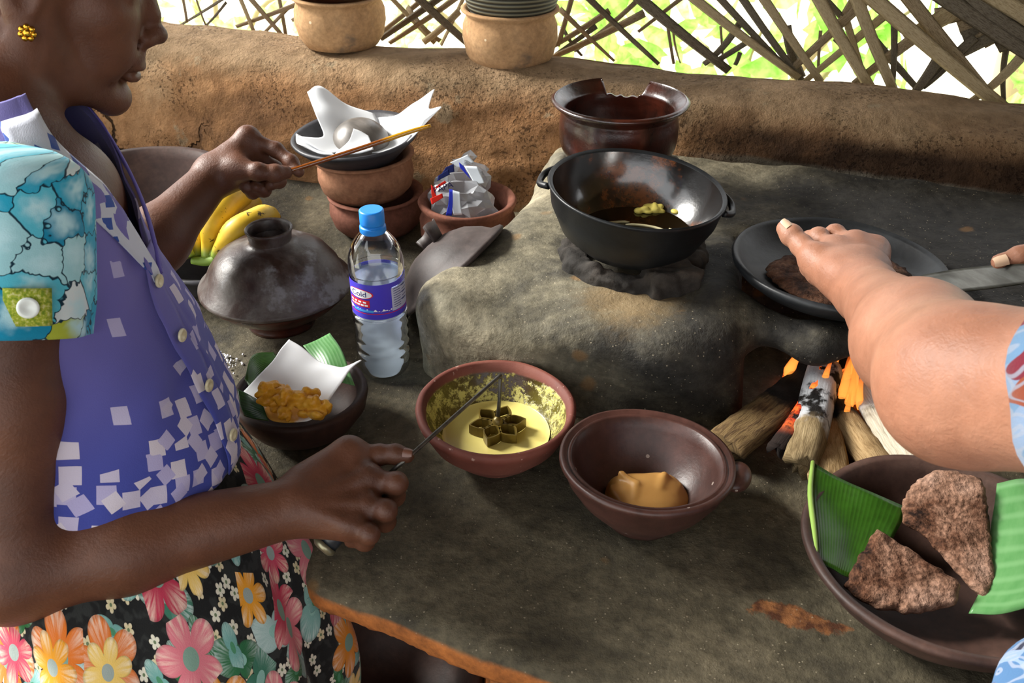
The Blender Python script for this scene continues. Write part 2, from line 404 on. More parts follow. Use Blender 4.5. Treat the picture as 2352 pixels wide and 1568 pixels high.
MT['terracotta'] = clay('terracotta', ['#6f4a36', '#8c6148', '#9a6f54', '#80583f'], 8, .85, .2, .35, 120, patch=('#5c4030', 7, .58, .14))
MT['terracotta_red'] = clay('terracotta_red', ['#5c3a2c', '#74493a', '#825546', '#6a4234'], 8, .85, .2, .35, 120, patch=('#4a3428', 6, .6, .12))
MT['terracotta_tan'] = clay('terracotta_tan', ['#8a6a4c', '#a3805c', '#ac8a66', '#937052'], 8, .9, .15, .3, 120, patch=('#776656', 7, .6, .1), speck=('#c9b597', 30, .2))
MT['black_clay'] = clay('black_clay', ['#17171a', '#232327', '#323238', '#2a2628'], 10, .5, .5, .25, 110)
MT['brown_clay'] = clay('brown_clay', ['#2c1a16', '#3f2620', '#4d3029', '#38211c'], 7, .42, .5, .3, 100, patch=('#6e5a54', 6, .62, .12), speck=('#9b8a80', 60, .12))
MT['red_clay'] = clay('red_clay', ['#4b221a', '#67342a', '#784436', '#5c2c22'], 9, .6, .4, .3, 100, speck=('#b79a8c', 120, .22), patch=('#8e6a5c', 8, .63, .1))
MT['dull_clay'] = clay('dull_clay', ['#241915', '#3a2822', '#4a342c', '#5a443a'], 8, .6, .4, .35, 90)
MT['lid_clay'] = clay('lid_clay', ['#24150f', '#35231d', '#5c5652', '#3f2e29'], 11, .42, .5, .45, 70, patch=('#7b7a7c', 16, .55, .10), bd=.002)
MT['lean_lid_clay'] = clay('lean_lid_clay', ['#241e1c', '#352c2a', '#463c39', '#2e2623'], 8, .58, .4, .3, 80)
MT['glaze_pot'] = clay('glaze_pot', ['#120a08', '#27120c', '#471c10', '#1b0d09'], 9, .3, .5, .5, 75, coat=.5, coatr=.2, bd=.002)
MT['iron'] = clay('cast_iron', ['#08090a', '#0f1113', '#16191c', '#0b0c0e'], 8, .45, .35, .25, 110)
b = NB('oily_iron'); o = b.coord(); n1 = b.noise(o, 14, 6, .7); n2 = b.noise(o, 60, 4)
c = b.mix(b.sm(n1, .52, .64), '#0a0705', '#6a3a18'); b.set(col=c, rough=.24, spec=.7, coat=1.0, coatr=.12, nrm=b.bump(b.noise(o, 45, 4), .25, .002)); MT['oily_iron'] = b.m
MT['pan'] = clay('griddle_clay', ['#0f1011', '#181a1d', '#25282b', '#141517'], 8, .45, .4, .25, 100)
MT['cement_stone'] = clay('cement_stone', ['#4e4b42', '#6f6a5c', '#8b8574'], 14, .9, .2, .5, 90)
MT['soot_clay'] = clay('soot_clay', ['#1b1917', '#2c2926', '#3d3833', '#4e443a'], 16, .9, .2, .9, 60, bd=.003, patch=('#6d4a34', 10, .66, .06))
MT['oil'] = plain('hot_oil', '#140c03', .04, .6, coat=.5)
b = NB('batter'); o = b.coord(); b.set(col=b.ramp(b.noise(o, 20, 3), [(.3, '#e0cf74'), (.7, '#e8da88')]), rough=.28, spec=.4, nrm=b.bump(b.noise(o, 30, 3), .1, .001)); MT['batter'] = b.m
# batter smears on the inside of the bowl (drips and splashes with their own shape)
b = NB('batter_bowl'); o = b.coord(); x, y, z = b.sep(o); n1 = b.noise(o, 9, 6, .62); n2 = b.noise(o, 55, 6, .75)
base = b.ramp(n1, [(.3, '#4b221a'), (.5, '#6a372c'), (.7, '#7a483a')])
base = b.mix(b.math('MULTIPLY', b.sm(b.noise(o, 100, 3), .66, .72), .5), base, '#c3a89a')
inn = b.sm(b.math('SUBTRACT', b.vmath('LENGTH', b.comb(x, y, 0.0)), b.math('MULTIPLY', z, .93)), .0175, .0125)
rim = b.math('SUBTRACT', 1, b.sm(b.math('ADD', z, b.math('MULTIPLY', n1, .008)), .0615, .0645))
sme = b.math('MULTIPLY', b.sm(n2, .46, .56), b.sm(b.noise(o, 180, 4, .7), .36, .52))
dk = b.mix(b.sm(n1, .4, .6), '#57501c', '#33210f'); sm2 = b.mix(sme, dk, '#b8b060')
geoN = b.n('ShaderNodeNewGeometry').outputs['Normal']; facing = b.vmath('DOT_PRODUCT', geoN, b.vmath('NORMALIZE', b.comb(x, y, 0.0)))
m = b.math('MULTIPLY', b.math('LESS_THAN', facing, .05), rim)
b.set(col=b.mix(m, base, sm2), rough=b.math('SUBTRACT', .7, b.math('MULTIPLY', m, .45)), spec=.4, nrm=b.bump(b.math('ADD', b.noise(o, 60, 5), b.math('MULTIPLY', b.math('MULTIPLY', sme, m), .8)), .4, .0015)); MT['batter_bowl'] = b.m
b = NB('dough'); o = b.coord(); b.set(col=b.ramp(b.noise(o, 18, 4), [(.3, '#b98749'), (.7, '#c99a58')]), rough=.38, spec=.4, sss=.05, nrm=b.bump(b.noise(o, 40, 3), .15, .001)); MT['dough'] = b.m
b = NB('fritter'); o = b.coord(); n1 = b.noise(o, 55, 5, .7); b.set(col=b.ramp(n1, [(.3, '#b5760f'), (.5, '#d99a24'), (.7, '#e8b548')]), rough=.45, spec=.4, nrm=b.bump(n1, .6, .002)); MT['fritter'] = b.m
b = NB('brass_mould'); o = b.coord(); b.set(col=b.ramp(b.noise(o, 40, 4), [(.3, '#4a3c16'), (.7, '#7c682c')]), metal=.4, rough=.38); MT['mould'] = b.m
b = NB('steel_rod'); o = b.coord(); b.set(col=b.ramp(b.noise(o, 50, 4), [(.3, '#3a3834'), (.7, '#76736c')]), metal=.8, rough=.4); MT['rod'] = b.m
MT['handle'] = plain('grip_blue_black', '#20262c', .35, .5); MT['ferrule'] = plain('ferrule', '#8f8a70', .35, .5, metal=.7)
b = NB('old_steel'); o = b.coord(); n1 = b.noise(b.mapping(o, (1, 1, 6)), 24, 5); b.set(col=b.ramp(n1, [(.3, '#171610'), (.5, '#33332d'), (.7, '#4c4e4b')]), metal=.2, rough=.55); MT['steel'] = b.m
b = NB('coconut_shell'); o = b.coord(); b.set(col=b.ramp(b.noise(o, 18, 5, .6, 1), [(.3, '#4a4642'), (.55, '#6e6862'), (.7, '#857d76')]), rough=.35, spec=.5); MT['shell'] = b.m
# paper
b = NB('white_paper'); o = b.coord(); b.set(col='#eef0f2', rough=.9, spec=.1, nrm=b.bump(b.noise(o, 70, 4), .15, .001)); MT['paper'] = b.m
bs = b.n('ShaderNodeBsdfTranslucent'); bs.inputs[0].default_value = (.85, .87, .9, 1); mx = b.n('ShaderNodeMixShader'); mx.inputs[0].default_value = .3
b.L.new(b.b.outputs[0], mx.inputs[1]); b.L.new(bs.outputs[0], mx.inputs[2]); b.L.new(mx.outputs[0], b.out.inputs[0])
b = NB('oiled_paper'); o = b.coord(); u = b.coord('UV'); d = b.vmath('DISTANCE', u, (.10, .5, 0)); oil = b.sm(b.math('ADD', d, b.math('MULTIPLY', b.math('SUBTRACT', b.noise(u, 9, 4), .5), .3)), .3, .16)
b.set(col=b.mix(oil, '#eef0f2', '#d9a44a'), rough=.8, spec=.15, nrm=b.bump(b.noise(o, 70, 4), .15, .001)); MT['paper_oil'] = b.m
# banana leaf: ribbed green
def leaf_mat(name, c0, c1, rib, u_scale=26):
    b = NB(name); u = b.coord('UV'); ux, uy, _ = b.sep(u)
    wv = b.math('MULTIPLY', b.math('SINE', b.math('MULTIPLY', ux, u_scale*2*pi)), .5); n1 = b.noise(u, 5, 4)
    c = b.mix(b.sm(wv, -.2, 1), b.ramp(n1, [(.3, c0), (.7, c1)]), rib)
    b.set(col=c, rough=.35, spec=.5, nrm=b.bump(wv, .12, .0008))
    t = b.n('ShaderNodeBsdfTranslucent'); b.L.new(c, t.inputs[0]); mx = b.n('ShaderNodeMixShader'); mx.inputs[0].default_value = .25
    b.L.new(b.b.outputs[0], mx.inputs[1]); b.L.new(t.outputs[0], mx.inputs[2]); b.L.new(mx.outputs[0], b.out.inputs[0]); return b.m
MT['leaf'] = leaf_mat('banana_leaf', '#27490f', '#376418', '#3a6a1c', 22)
MT['leaf_pale'] = leaf_mat('banana_leaf_pale', '#5d9a58', '#73ab6b', '#86ba7e', 9)
MT['leaf_dark'] = leaf_mat('banana_leaf_dark', '#1c3a14', '#2c5420', '#31602a', 10)
MT['leaf_rib'] = plain('leaf_midrib', '#8bab52', .4, .4)
# banana
b = NB('banana_skin'); o = b.coord(); u = b.coord('UV'); ux, uy, _ = b.sep(u)
n1 = b.noise(o, 30, 4); c = b.ramp(n1, [(.3, '#c39a18'), (.7, '#dab838')]); c = b.mix(b.sm(uy, .24, .05), c, '#7f9438')
sp = b.sm(b.noise(o, 60, 5, .7), .61, .66); c = b.mix(sp, c, '#3a2410'); c = b.mix(b.sm(uy, .965, .99), c, '#2a1a0c')
b.set(col=c, rough=.45, spec=.4, nrm=b.bump(n1, .1, .001)); MT['banana'] = b.m
# flatbread
b = NB('flatbread'); o = b.coord(); n1 = b.noise(o, 16, 6, .65); n2 = b.noise(o, 260, 3, .6)
c = b.ramp(n1, [(.36, '#22130c'), (.44, '#5c3d2c'), (.54, '#8c6a56'), (.7, '#a38472')]); c = b.mix(.6, c, b.ramp(n2, [(.3, (.1, .1, .1)), (.7, (.9, .9, .9))]), 'OVERLAY')
b.set(col=c, rough=.85, spec=.2, nrm=b.bump(b.math('ADD', n2, b.noise(o, 90, 4)), .9, .002)); MT['bread'] = b.m
b = NB('charred_bread'); o = b.coord(); n1 = b.noise(o, 26, 6, .65); n2 = b.noise(o, 260, 3, .6)
c = b.ramp(n1, [(.35, '#22130c'), (.5, '#4c3122'), (.7, '#7c5f4c')]); c = b.mix(.6, c, b.ramp(n2, [(.3, (.1, .1, .1)), (.7, (.9, .9, .9))]), 'OVERLAY')
b.set(col=c, rough=.85, spec=.2, nrm=b.bump(b.math('ADD', n2, b.noise(o, 90, 4)), .9, .002)); MT['bread_dark'] = b.m
# wood
def wood(name, cols, char=None, ash=False, glow=False):
    b = NB(name); u = b.coord('UV'); o = b.coord(); ux, uy, _ = b.sep(u)
    n1 = b.noise(b.mapping(u, (10, 1.6, 1)), 4, 6, .7, .3); n2 = b.noise(o, 120, 4)
    c = b.ramp(n1, [(.3+.4*i/(len(cols)-1), cols[i]) for i in range(len(cols))]); r = .85
    if char is not None:
        k = b.sm(b.math('ADD', uy, b.math('MULTIPLY', b.math('SUBTRACT', b.noise(o, 30, 4), .5), .35)), char, char+.12)
        ch = b.ramp(b.noise(o, 45, 4), [(.35, '#080706'), (.65, '#23201e')])
        if ash: ch = b.mix(b.sm(b.noise(o, 38, 4), .38, .5), ch, '#b9bcc0')
        c = b.mix(k, c, ch)
    b.set(col=c, rough=r, spec=.2, nrm=b.bump(b.math('ADD', n1, b.math('MULTIPLY', n2, .5)), .8, .003))
    if glow:
        g = b.sm(b.noise(o, 40, 5, .7), .42, .62); g = b.math('MULTIPLY', g, b.sm(uy, .1, .45))
        b.set(em=b.ramp(b.noise(o, 55, 4), [(.35, (.5, .02, .003)), (.65, (1, .16, .02))]), ems=b.math('MULTIPLY', g, 3.2))
    return b.m
MT['log_bark'] = wood('log_bark', ['#32261a', '#54412a', '#75603f', '#463722'], .45)
MT['log_pale'] = wood('log_pale', ['#6f573a', '#937852', '#ab9068', '#806848'], .70)
MT['log_ash'] = wood('log_ash', ['#54452f', '#7d6b4c', '#a08e6c'], .3, ash=True)
MT['log_white'] = wood('log_white', ['#a59a86', '#c4baa6', '#d8d0be'], .6, ash=True)
MT['log_ember'] = wood('log_ember', ['#120d0b', '#241a16', '#0c0908'], .1, glow=True)
MT['log_char'] = wood('log_char', ['#120f0d', '#2a2420', '#171310'], .1)
MT['palm'] = wood('dry_palm', ['#5d4e38', '#85735a', '#a8967a', '#76654c'])
MT['palm_pale'] = wood('dry_palm_pale', ['#786748', '#a3916f', '#bba988', '#8d7b5a'])
MT['palm_grey'] = wood('dry_palm_grey', ['#3c352b', '#5c5345', '#7a7060', '#4a4237'])
MT['thatch'] = wood('thatch', ['#2a2218', '#46392a', '#5c4c38', '#352b1f'])
# flame
b = NB('flame'); u = b.coord('UV'); uy = b.sep(u)[1]; lw = b.n('ShaderNodeLayerWeight'); lw.inputs[0].default_value = .35; e = b.n('ShaderNodeEmission'); face = b.math('SUBTRACT', 1, lw.outputs['Facing'])
b.put(e.inputs[0], b.mix(b.math('MULTIPLY', face, b.sm(uy, .95, .2)), (1, .13, .012, 1), (1, .42, .07, 1))); e.inputs[1].default_value = 1.5
tr = b.n('ShaderNodeBsdfTransparent'); mx = b.n('ShaderNodeMixShader'); b.put(mx.inputs[0], b.math('MULTIPLY', b.math('ADD', .08, b.math('MULTIPLY', face, .7)), b.sm(uy, 1.0, .3)))
b.L.new(tr.outputs[0], mx.inputs[1]); b.L.new(e.outputs[0], mx.inputs[2]); b.L.new(mx.outputs[0], b.out.inputs[0]); MT['flame'] = b.m
# bottle
def clear(name, tint, amt, rough=.03, ior=1.5):
    b = NB(name); tr = b.n('ShaderNodeBsdfTransparent'); tr.inputs[0].default_value = tint; gl = b.n('ShaderNodeBsdfGlossy'); gl.inputs['Roughness'].default_value = rough
    fr = b.n('ShaderNodeFresnel'); fr.inputs[0].default_value = ior; mx = b.n('ShaderNodeMixShader')
    b.put(mx.inputs[0], b.math('ADD', b.math('MULTIPLY', fr.outputs[0], .9), amt, clamp=True)); b.L.new(tr.outputs[0], mx.inputs[1]); b.L.new(gl.outputs[0], mx.inputs[2]); b.L.new(mx.outputs[0], b.out.inputs[0]); return b.m
MT['pet'] = clear('clear_bottle_plastic', (.96, .98, 1, 1), .08, .06, 1.22)
MT['bag_clear'] = clear('clear_bag_plastic', (.90, .90, .92, 1), .10, .32)
_b = MT['bag_clear'].node_tree; _d = _b.nodes.new('ShaderNodeBsdfDiffuse'); _d.inputs[0].default_value = (.62, .64, .68, 1); _m = _b.nodes.new('ShaderNodeMixShader'); _m.inputs[0].default_value = .24; _o = _b.nodes['Material Output']; _s0 = _o.inputs[0].links[0].from_socket
_b.links.new(_s0, _m.inputs[1]); _b.links.new(_d.outputs[0], _m.inputs[2]); _b.links.new(_m.outputs[0], _o.inputs[0])
b = NB('water'); b.m.name = 'water'; tr = b.n('ShaderNodeBsdfTransparent'); tr.inputs[0].default_value = (.84, .91, .97, 1); gl = b.n('ShaderNodeBsdfGlass'); gl.inputs['IOR'].default_value = 1.33; gl.inputs['Roughness'].default_value = .0; gl.inputs[0].default_value = (.93, .97, 1, 1)
tl = b.n('ShaderNodeBsdfTranslucent'); tl.inputs[0].default_value = (.88, .94, 1, 1); m1_ = b.n('ShaderNodeMixShader'); m1_.inputs[0].default_value = .85; b.L.new(gl.outputs[0], m1_.inputs[1]); b.L.new(tr.outputs[0], m1_.inputs[2])
m2_ = b.n('ShaderNodeMixShader'); m2_.inputs[0].default_value = .42; b.L.new(m1_.outputs[0], m2_.inputs[1]); b.L.new(tl.outputs[0], m2_.inputs[2]); b.L.new(m2_.outputs[0], b.out.inputs[0]); MT['water'] = b.m
MT['cap_blue'] = plain('cap_blue', '#1f7fd6', .4, .4)
b = NB('label_violet'); o = b.coord(); b.set(col='#4a3fc4', rough=.35, spec=.5); MT['lab'] = b.m
MT['lab_clear'] = clear('label_clear_violet', (.62, .62, .86, 1), .1, .2)
for k, c in dict(w='#f2f2f6', r='#d9303c', n='#24306e', b='#4a9be8', g='#b9bcd2', pr='#c02a20', pb='#2b35a8', pw='#d3dbe2', pn='#1c2350').items(): MT['lb_'+k] = plain('print_'+k, c, .85, .08)
# skin
def skin(name, c0, c1, c2, sss=.06, rough=.52):
    b = NB(name); o = b.coord(); n1 = b.noise(o, 12, 5, .6); n2 = b.noise(o, 420, 3, .6); n3 = b.noise(b.mapping(o, (1, 1, 1)), 55, 5, .6, .8)
    c = b.ramp(n1, [(.3, c0), (.5, c1), (.7, c2)]); c = b.mix(.12, c, b.ramp(n3, [(.35, (.2, .2, .2)), (.65, (.8, .8, .8))]), 'OVERLAY')
    b.set(col=c, rough=rough, spec=.45, sss=sss, nrm=b.bump(b.math('ADD', b.math('MULTIPLY', n2, .5), b.math('MULTIPLY', n3, .9)), .42, .002))
    b.b.inputs['Subsurface Radius'].default_value = (.012, .005, .003); b.b.inputs['Subsurface Scale'].default_value = .5; return b.m
MT['skin_dark'] = skin('skin_brown', '#4a2b1c', '#583422', '#66402c')
MT['skin_light'] = skin('skin_tan', '#8f5f48', '#9e6d55', '#ab7c64', .07)
MT['hair'] = clay('hair_dark', ['#0c0a09', '#171412', '#221e1b'], 30, .45, .5, .5, 200)
MT['gold'] = plain('gold', '#d8a53a', .25, .5, metal=1.0)
MT['nail'] = plain('nail', '#6a4434', .35, .5); MT['nail_light'] = plain('nail_light', '#e8c7a8', .35, .5)
MT['button'] = clay('shell_button', ['#a89c7c', '#c9bf9c', '#ded6b8'], 60, .35, .5, .1, 120)
MT['button_white'] = plain('button_white', '#dfe6e2', .3, .5)
# ------------------------------------------------------------------ printed cloth
def flower_layer(b, u, scale, base, palette, R, petals, keep, centre='#cfd6d2', loc=(0, 0, 0), inner=None, rot=0.0, squash=1.0):
    """scatter of printed flowers: cell centre -> polar petals. returns colour, mask-applied over base"""
    uu = b.mapping(u, (scale, scale, 1), (0, 0, rot), loc)
    v = b.voro(uu, 1.0, rand=.75, dim='2D'); col = v.outputs['Color']; cr, cg, cb = b.sep(col)
    p = b.vmath('SUBTRACT', uu, v.outputs['Position']); px, py, _ = b.sep(p)
    a0 = b.math('MULTIPLY', cg, 6.28); ca, sa = b.math('COSINE', a0), b.math('SINE', a0)
    qx = b.math('SUBTRACT', b.math('MULTIPLY', px, ca), b.math('MULTIPLY', py, sa)); qy = b.math('MULTIPLY', b.math('ADD', b.math('MULTIPLY', px, sa), b.math('MULTIPLY', py, ca)), squash)
    ang = b.math('ARCTAN2', qy, qx); r = b.math('SQRT', b.math('ADD', b.math('MULTIPLY', qx, qx), b.math('MULTIPLY', qy, qy)))
    pet = b.math('ABSOLUTE', b.math('COSINE', b.math('MULTIPLY', ang, petals/2)))
    rr = b.math('MULTIPLY', R, b.math('ADD', .42, b.math('MULTIPLY', b.math('POWER', pet, .6), .58)))
    k = b.math('LESS_THAN', r, rr); k = b.math('MULTIPLY', k, b.math('LESS_THAN', cr, keep))
    pc = b.ramp(cb, [(i/len(palette), palette[i]) for i in range(len(palette))], 'CONSTANT')
    streak = b.math('MULTIPLY', b.sm(pet, .3, .95), b.sm(r, R*.2, R*.95)); streak = b.math('MULTIPLY', streak, b.sm(b.noise(b.comb(b.math('MULTIPLY', ang, 3.0), r, cr), 3, 3), .35, .65))
    pc = b.mix(b.math('MULTIPLY', streak, .75), pc, inner or '#e6d9c4')
    edge = b.sm(b.math('DIVIDE', r, rr), .86, 1.0); pc = b.mix(b.math('MULTIPLY', edge, .35), pc, '#3a2a2a')
    pc = b.mix(b.math('LESS_THAN', r, R*.24), pc, centre)
    return b.mix(k, base, pc)
def cloth_finish(b, c, rough=.85):
    u = b.coord('UV'); wv = b.noise(b.mapping(u, (1, 1, 1)), 900, 2, dim='2D'); o = b.coord()
    b.set(col=c, rough=rough, spec=.15, sheen=.15, nrm=b.bump(b.math('ADD', b.math('MULTIPLY', wv, .3), b.noise(o, 22, 3)), .25, .003)); return b.m
# skirt: black ground, pink / orange / cream flowers, teal leaves, tiny white blossoms
b = NB('skirt_print'); u = b.coord('UV')
c = b.mix(b.sm(b.noise(u, 60, 2, dim='2D'), .5, .6), '#1b1c1c', '#2c2e2d')
c = flower_layer(b, u, 62, c, ['#d9d7c4', '#cfc39a'], .34, 5, .7, '#6a7a5a')
c = flower_layer(b, u, 17, c, ['#3f7a64', '#7fb0a8', '#5c9a78', '#a6c4c0', '#2f6a44'], .5, 2, .8, '#8fc0b4', (3.3, 1.7, 0), '#cfe0dc', squash=1.5)
c = flower_layer(b, u, 24, c, ['#2f6a3c', '#6fa39c'], .42, 2, .6, '#4c8a66', (9.1, 4.7, 0), '#b9d3cc', squash=1.8)
c = flower_layer(b, u, 15.5, c, ['#c5405a', '#de8a1e', '#b83a52', '#d9742a', '#d97a86'], .5, 5, .62, '#7fa090', (.4, .9, 0), '#f0dcc8')
c = flower_layer(b, u, 19, c, ['#e29a2a', '#c94a62', '#e8c46a'], .44, 6, .36, '#9aa6a0', (5.4, 7.9, 0), '#f3e3c4')
MT['skirt'] = cloth_finish(b, c)
# sleeve: turquoise peonies with dark outlines
b = NB('sleeve_print'); u = b.coord('UV'); sv = b.voro(u, 150, dim='2D'); w2 = b.vmath('ADD', b.vmath('ADD', u, b.vmath('SCALE', b.noise(u, 26, 2, dim='2D'), None, .02)), b.vmath('SCALE', b.comb(sv.outputs['Distance'], sv.outputs['Distance'], 0.0), None, .006))
v = b.voro(w2, 33, 'DISTANCE_TO_EDGE', dim='2D', rand=.9); vc = b.voro(w2, 33, dim='2D', rand=.9)
c = b.ramp(b.sep(vc.outputs['Color'])[0], [(0, '#1689ad'), (.3, '#2ba3c4'), (.55, '#57bcd2'), (.74, '#9fd2da'), (.88, '#d5e2e4'), (.95, '#a7b43a')], 'CONSTANT')
c = b.mix(b.sm(vc.outputs['Distance'], .0, .55), '#b9e2ea', c)
c = b.mix(b.sm(v.outputs['Distance'], .04, .012), c, '#0d2f40')
MT['sleeve'] = cloth_finish(b, c)
# blouse: violet-blue with scattered cream squares crowding towards the hem
b = NB('blouse_print'); u = b.coord('UV'); ux, uy, _ = b.sep(u); o = b.coord()
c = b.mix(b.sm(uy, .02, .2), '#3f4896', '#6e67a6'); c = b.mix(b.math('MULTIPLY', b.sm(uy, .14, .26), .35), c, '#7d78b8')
for i, (sc, rt, lc, sz, dz) in enumerate([(50, .25, (1.3, .2, 0), .33, 0), (50, -.35, (4.9, 3.1, 0), .30, .2)]):
    uu = b.mapping(u, (sc, sc*.95, 1), (0, 0, rt), lc); v = b.voro(uu, 1, dist='CHEBYCHEV', dim='2D', rand=.55)
    cr, cg, cb = b.sep(v.outputs['Color'])
    dens = b.math('SUBTRACT', b.ramp(uy, [(0, (.95, .95, .95)), (.05, (.8, .8, .8)), (.085, (.3, .3, .3)), (.12, (.13, .13, .13)), (.5, (.07, .07, .07))]), dz)
    k = b.math('MULTIPLY', b.math('LESS_THAN', v.outputs['Distance'], sz), b.math('LESS_THAN', cr, dens))
    c = b.mix(k, c, b.mix(cg, '#cfc7d0', '#a9a3cc'))
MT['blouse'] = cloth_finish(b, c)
MT['violet'] = cloth_finish((lambda b: b)(NB('violet_cloth')), lin('#5f56a6'))
b = NB('collar_print'); u = b.coord('UV'); v = b.voro(b.mapping(u, (60, 60, 1), (0, 0, .5)), 1, dist='CHEBYCHEV', dim='2D', rand=.8)
k = b.math('MULTIPLY', b.math('LESS_THAN', v.outputs['Distance'], .28), b.math('LESS_THAN', b.sep(v.outputs['Color'])[0], .55)); MT['collar'] = cloth_finish(b, b.mix(k, '#c3c7d4', '#34509a'))
b = NB('green_tab'); u = b.coord('UV'); MT['tab'] = cloth_finish(b, b.ramp(b.noise(u, 70, 3, dim='2D'), [(.35, '#6f8a24'), (.55, '#a5ad3a'), (.7, '#c9c98a')]))
# dress of the second cook: blue-white-red swirls
b = NB('swirl_print'); u = b.coord('UV'); w2 = b.vmath('ADD', u, b.vmath('SCALE', b.noise(u, 12, 3, dim='2D'), None, .06))
v = b.voro(w2, 55, dim='2D'); c = b.ramp(b.sep(v.outputs['Color'])[0], [(0, '#3f6288'), (.22, '#7488a4'), (.4, '#1f2236'), (.6, '#6a2230'), (.75, '#5c7c9c'), (.88, '#80402c')], 'CONSTANT')
ring = b.math('SINE', b.math('MULTIPLY', v.outputs['Distance'], 16)); c = b.mix(b.math('MULTIPLY', b.sm(ring, .4, .8), .7), c, '#8890a0'); MT['dress'] = cloth_finish(b, c)
# foliage
def foliage(name, c0, c1):
    b = NB(name); o = b.coord(); c = b.ramp(b.noise(o, 3.5, 3), [(.35, c0), (.65, c1)]); b.set(col=c, rough=.5, spec=.3)
    t = b.n('ShaderNodeBsdfTranslucent'); b.L.new(c, t.inputs[0]); mx = b.n('ShaderNodeMixShader'); mx.inputs[0].default_value = .55
    b.L.new(b.b.outputs[0], mx.inputs[1]); b.L.new(t.outputs[0], mx.inputs[2]); b.L.new(mx.outputs[0], b.out.inputs[0]); return b.m
MT['fol'] = foliage('bush_leaf', '#8cc850', '#c8e88c'); MT['fol2'] = foliage('bush_leaf_yellow', '#b4da74', '#e4f2b4')
b = NB('ground'); o = b.coord(); b.set(col=b.ramp(b.noise(o, 1.2, 5), [(.35, '#dcdcb0'), (.6, '#f2eed8')]), rough=.95); MT['ground'] = b.m
MT['floor'] = clay('earth_floor', ['#3a2d20', '#4d3d2c', '#5d4b37'], 3, .95, .1, .6, 40)
b = NB('basket_weave'); o = b.coord(); x, y, z = b.sep(o); a = b.math('ARCTAN2', y, x); wv = b.math('MULTIPLY', b.math('SINE', b.math('MULTIPLY', z, 900)), 1.0)
b.set(col=b.mix(b.sm(wv, -.5, .6), '#2a2a22', '#6f6c58'), rough=.7, nrm=b.bump(wv, .5, .002)); MT['basket'] = b.m
# ------------------------------------------------------------------ the setting
def quad_box(x0, x1, y0, y1, z0, z1):
    V = [(x, y, z) for x in (x0, x1) for y in (y0, y1) for z in (z0, z1)]
    return np.array(V, float), [(0, 1, 3, 2), (4, 6, 7, 5), (0, 4, 5, 1), (2, 3, 7, 6), (0, 2, 6, 4), (1, 5, 7, 3)]
V, f = quad_box(-3.2, 2.4, -2.2, 2.1, -.06, 0); tag(obj('floor', V, f, MT['floor'], smooth=False), kind='structure')
V, f = quad_box(-30, 30, -12, 45, -.45, -.3); tag(obj('ground', V, f, MT['ground'], smooth=False), kind='structure')
# thatched roof falling towards the back
V = np.array([(-.95, -2.3, 2.75), (2.6, -2.3, 2.75), (2.6, 1.7, 1.86), (-.95, 2.35, 1.80), (-.95, -2.3, 2.83), (2.6, -2.3, 2.83), (2.6, 1.7, 1.94), (-.95, 2.35, 1.88)])
tag(obj('ceiling', V, [(0, 1, 2, 3), (7, 6, 5, 4), (0, 4, 5, 1), (1, 5, 6, 2), (2, 6, 7, 3), (3, 7, 4, 0)], MT['thatch'], smooth=False), kind='structure')
V, f = quad_box(1.75, 1.95, -2.1, 1.05, 0, 2.3); tag(obj('wall_right', V, f, MT['mud'], smooth=False), kind='structure')
V, f = quad_box(-1.70, -1.48, 1.5, 2.1, 0, 1.68); tag(obj('wall_left_sun_block', V, f, MT['mud'], smooth=False), kind='structure')  # unseen wall piece, added and sized to keep sun off basin and wall end
V, f = quad_box(-1.4, 1.95, -2.1, -1.9, 0, 1.0); tag(obj('wall_front', V, f, MT['mud'], smooth=False), kind='structure')

# mud parapet wall: a rounded section swept along the back
sec = spline([(-.215, 0.0), (-.215, .5), (-.212, .86), (-.197, .94), (-.183, 1.0), (-.160, 1.035), (-.12, 1.049), (-.06, 1.053), (-.015, 1.047), (.0, 1.02), (.012, .8), (.012, 0)], 110)
T = np.linspace(-2.6, 1.75, 330); bn = np.array([.326, .945])
base = np.stack([T, 1.675-.345*T+.02*np.sin(T*3.1+.6)*np.clip(.8-np.abs(T), 0, 1)], 1)
P = np.zeros((len(T), len(sec), 3))
P[..., :2] = base[:, None, :]+sec[None, :, 0:1]*bn; P[..., 2] = sec[None, :, 1]
P[..., 2] += (wob(P*np.array([1, 1, 0]), .5, 3)*.008+wob(P*np.array([1, 1, 0]), .09, 4)*.0035)*np.clip((P[..., 2]-.9)*8, 0, 1)
d = wob(P, .22, 5)*.008+wob(P, .06, 6)*.0035+wob(P, .025, 8)*.0014
P[..., 0] -= d*bn[0]; P[..., 1] -= d*bn[1]
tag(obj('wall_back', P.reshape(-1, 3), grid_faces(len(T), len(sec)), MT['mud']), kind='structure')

# clay counter with a bay where the first cook stands and a niche below
edge = spline([(1.6, .40), (.9, .41), (.5, .42), (.3, .435), (.15, .475), (.045, .521), (-.03, .556), (-.11, .592), (-.184, .626), (-.228, .69), (-.268, .76), (-.315, .835), (-.40, .90), (-.55, .92), (-.9, .9), (-1.45, .9)], 90)
back = [(-1.45, 1.975), (1.6, .91)]
poly = np.vstack([edge, back])
S = SDF((-1.5, .36, -.02), (1.62, 2.0, .90), .0095)
S.prism(poly, .812, CT, .012, 0)
S.prism(np.vstack([spline([(1.5, .415), (.5, .427), (.3, .442), (.15, .482), (.045, .530), (-.022, .562)], 24), [(-.02, 1.0), (-.25, 1.0), (-.40, .96), (-1.4, .96), (-1.4, 1.9), (1.5, .95)]]), 0, .80, .02, .02)
S.noise(.0032, .2, 2); S.noise(.0009, .06, 5)
V, f = S.mesh()
ctr = based('clay_counter', V, f, MT['counter'], 'long grey clay counter with chipped orange rim along the mud wall', 'counter')

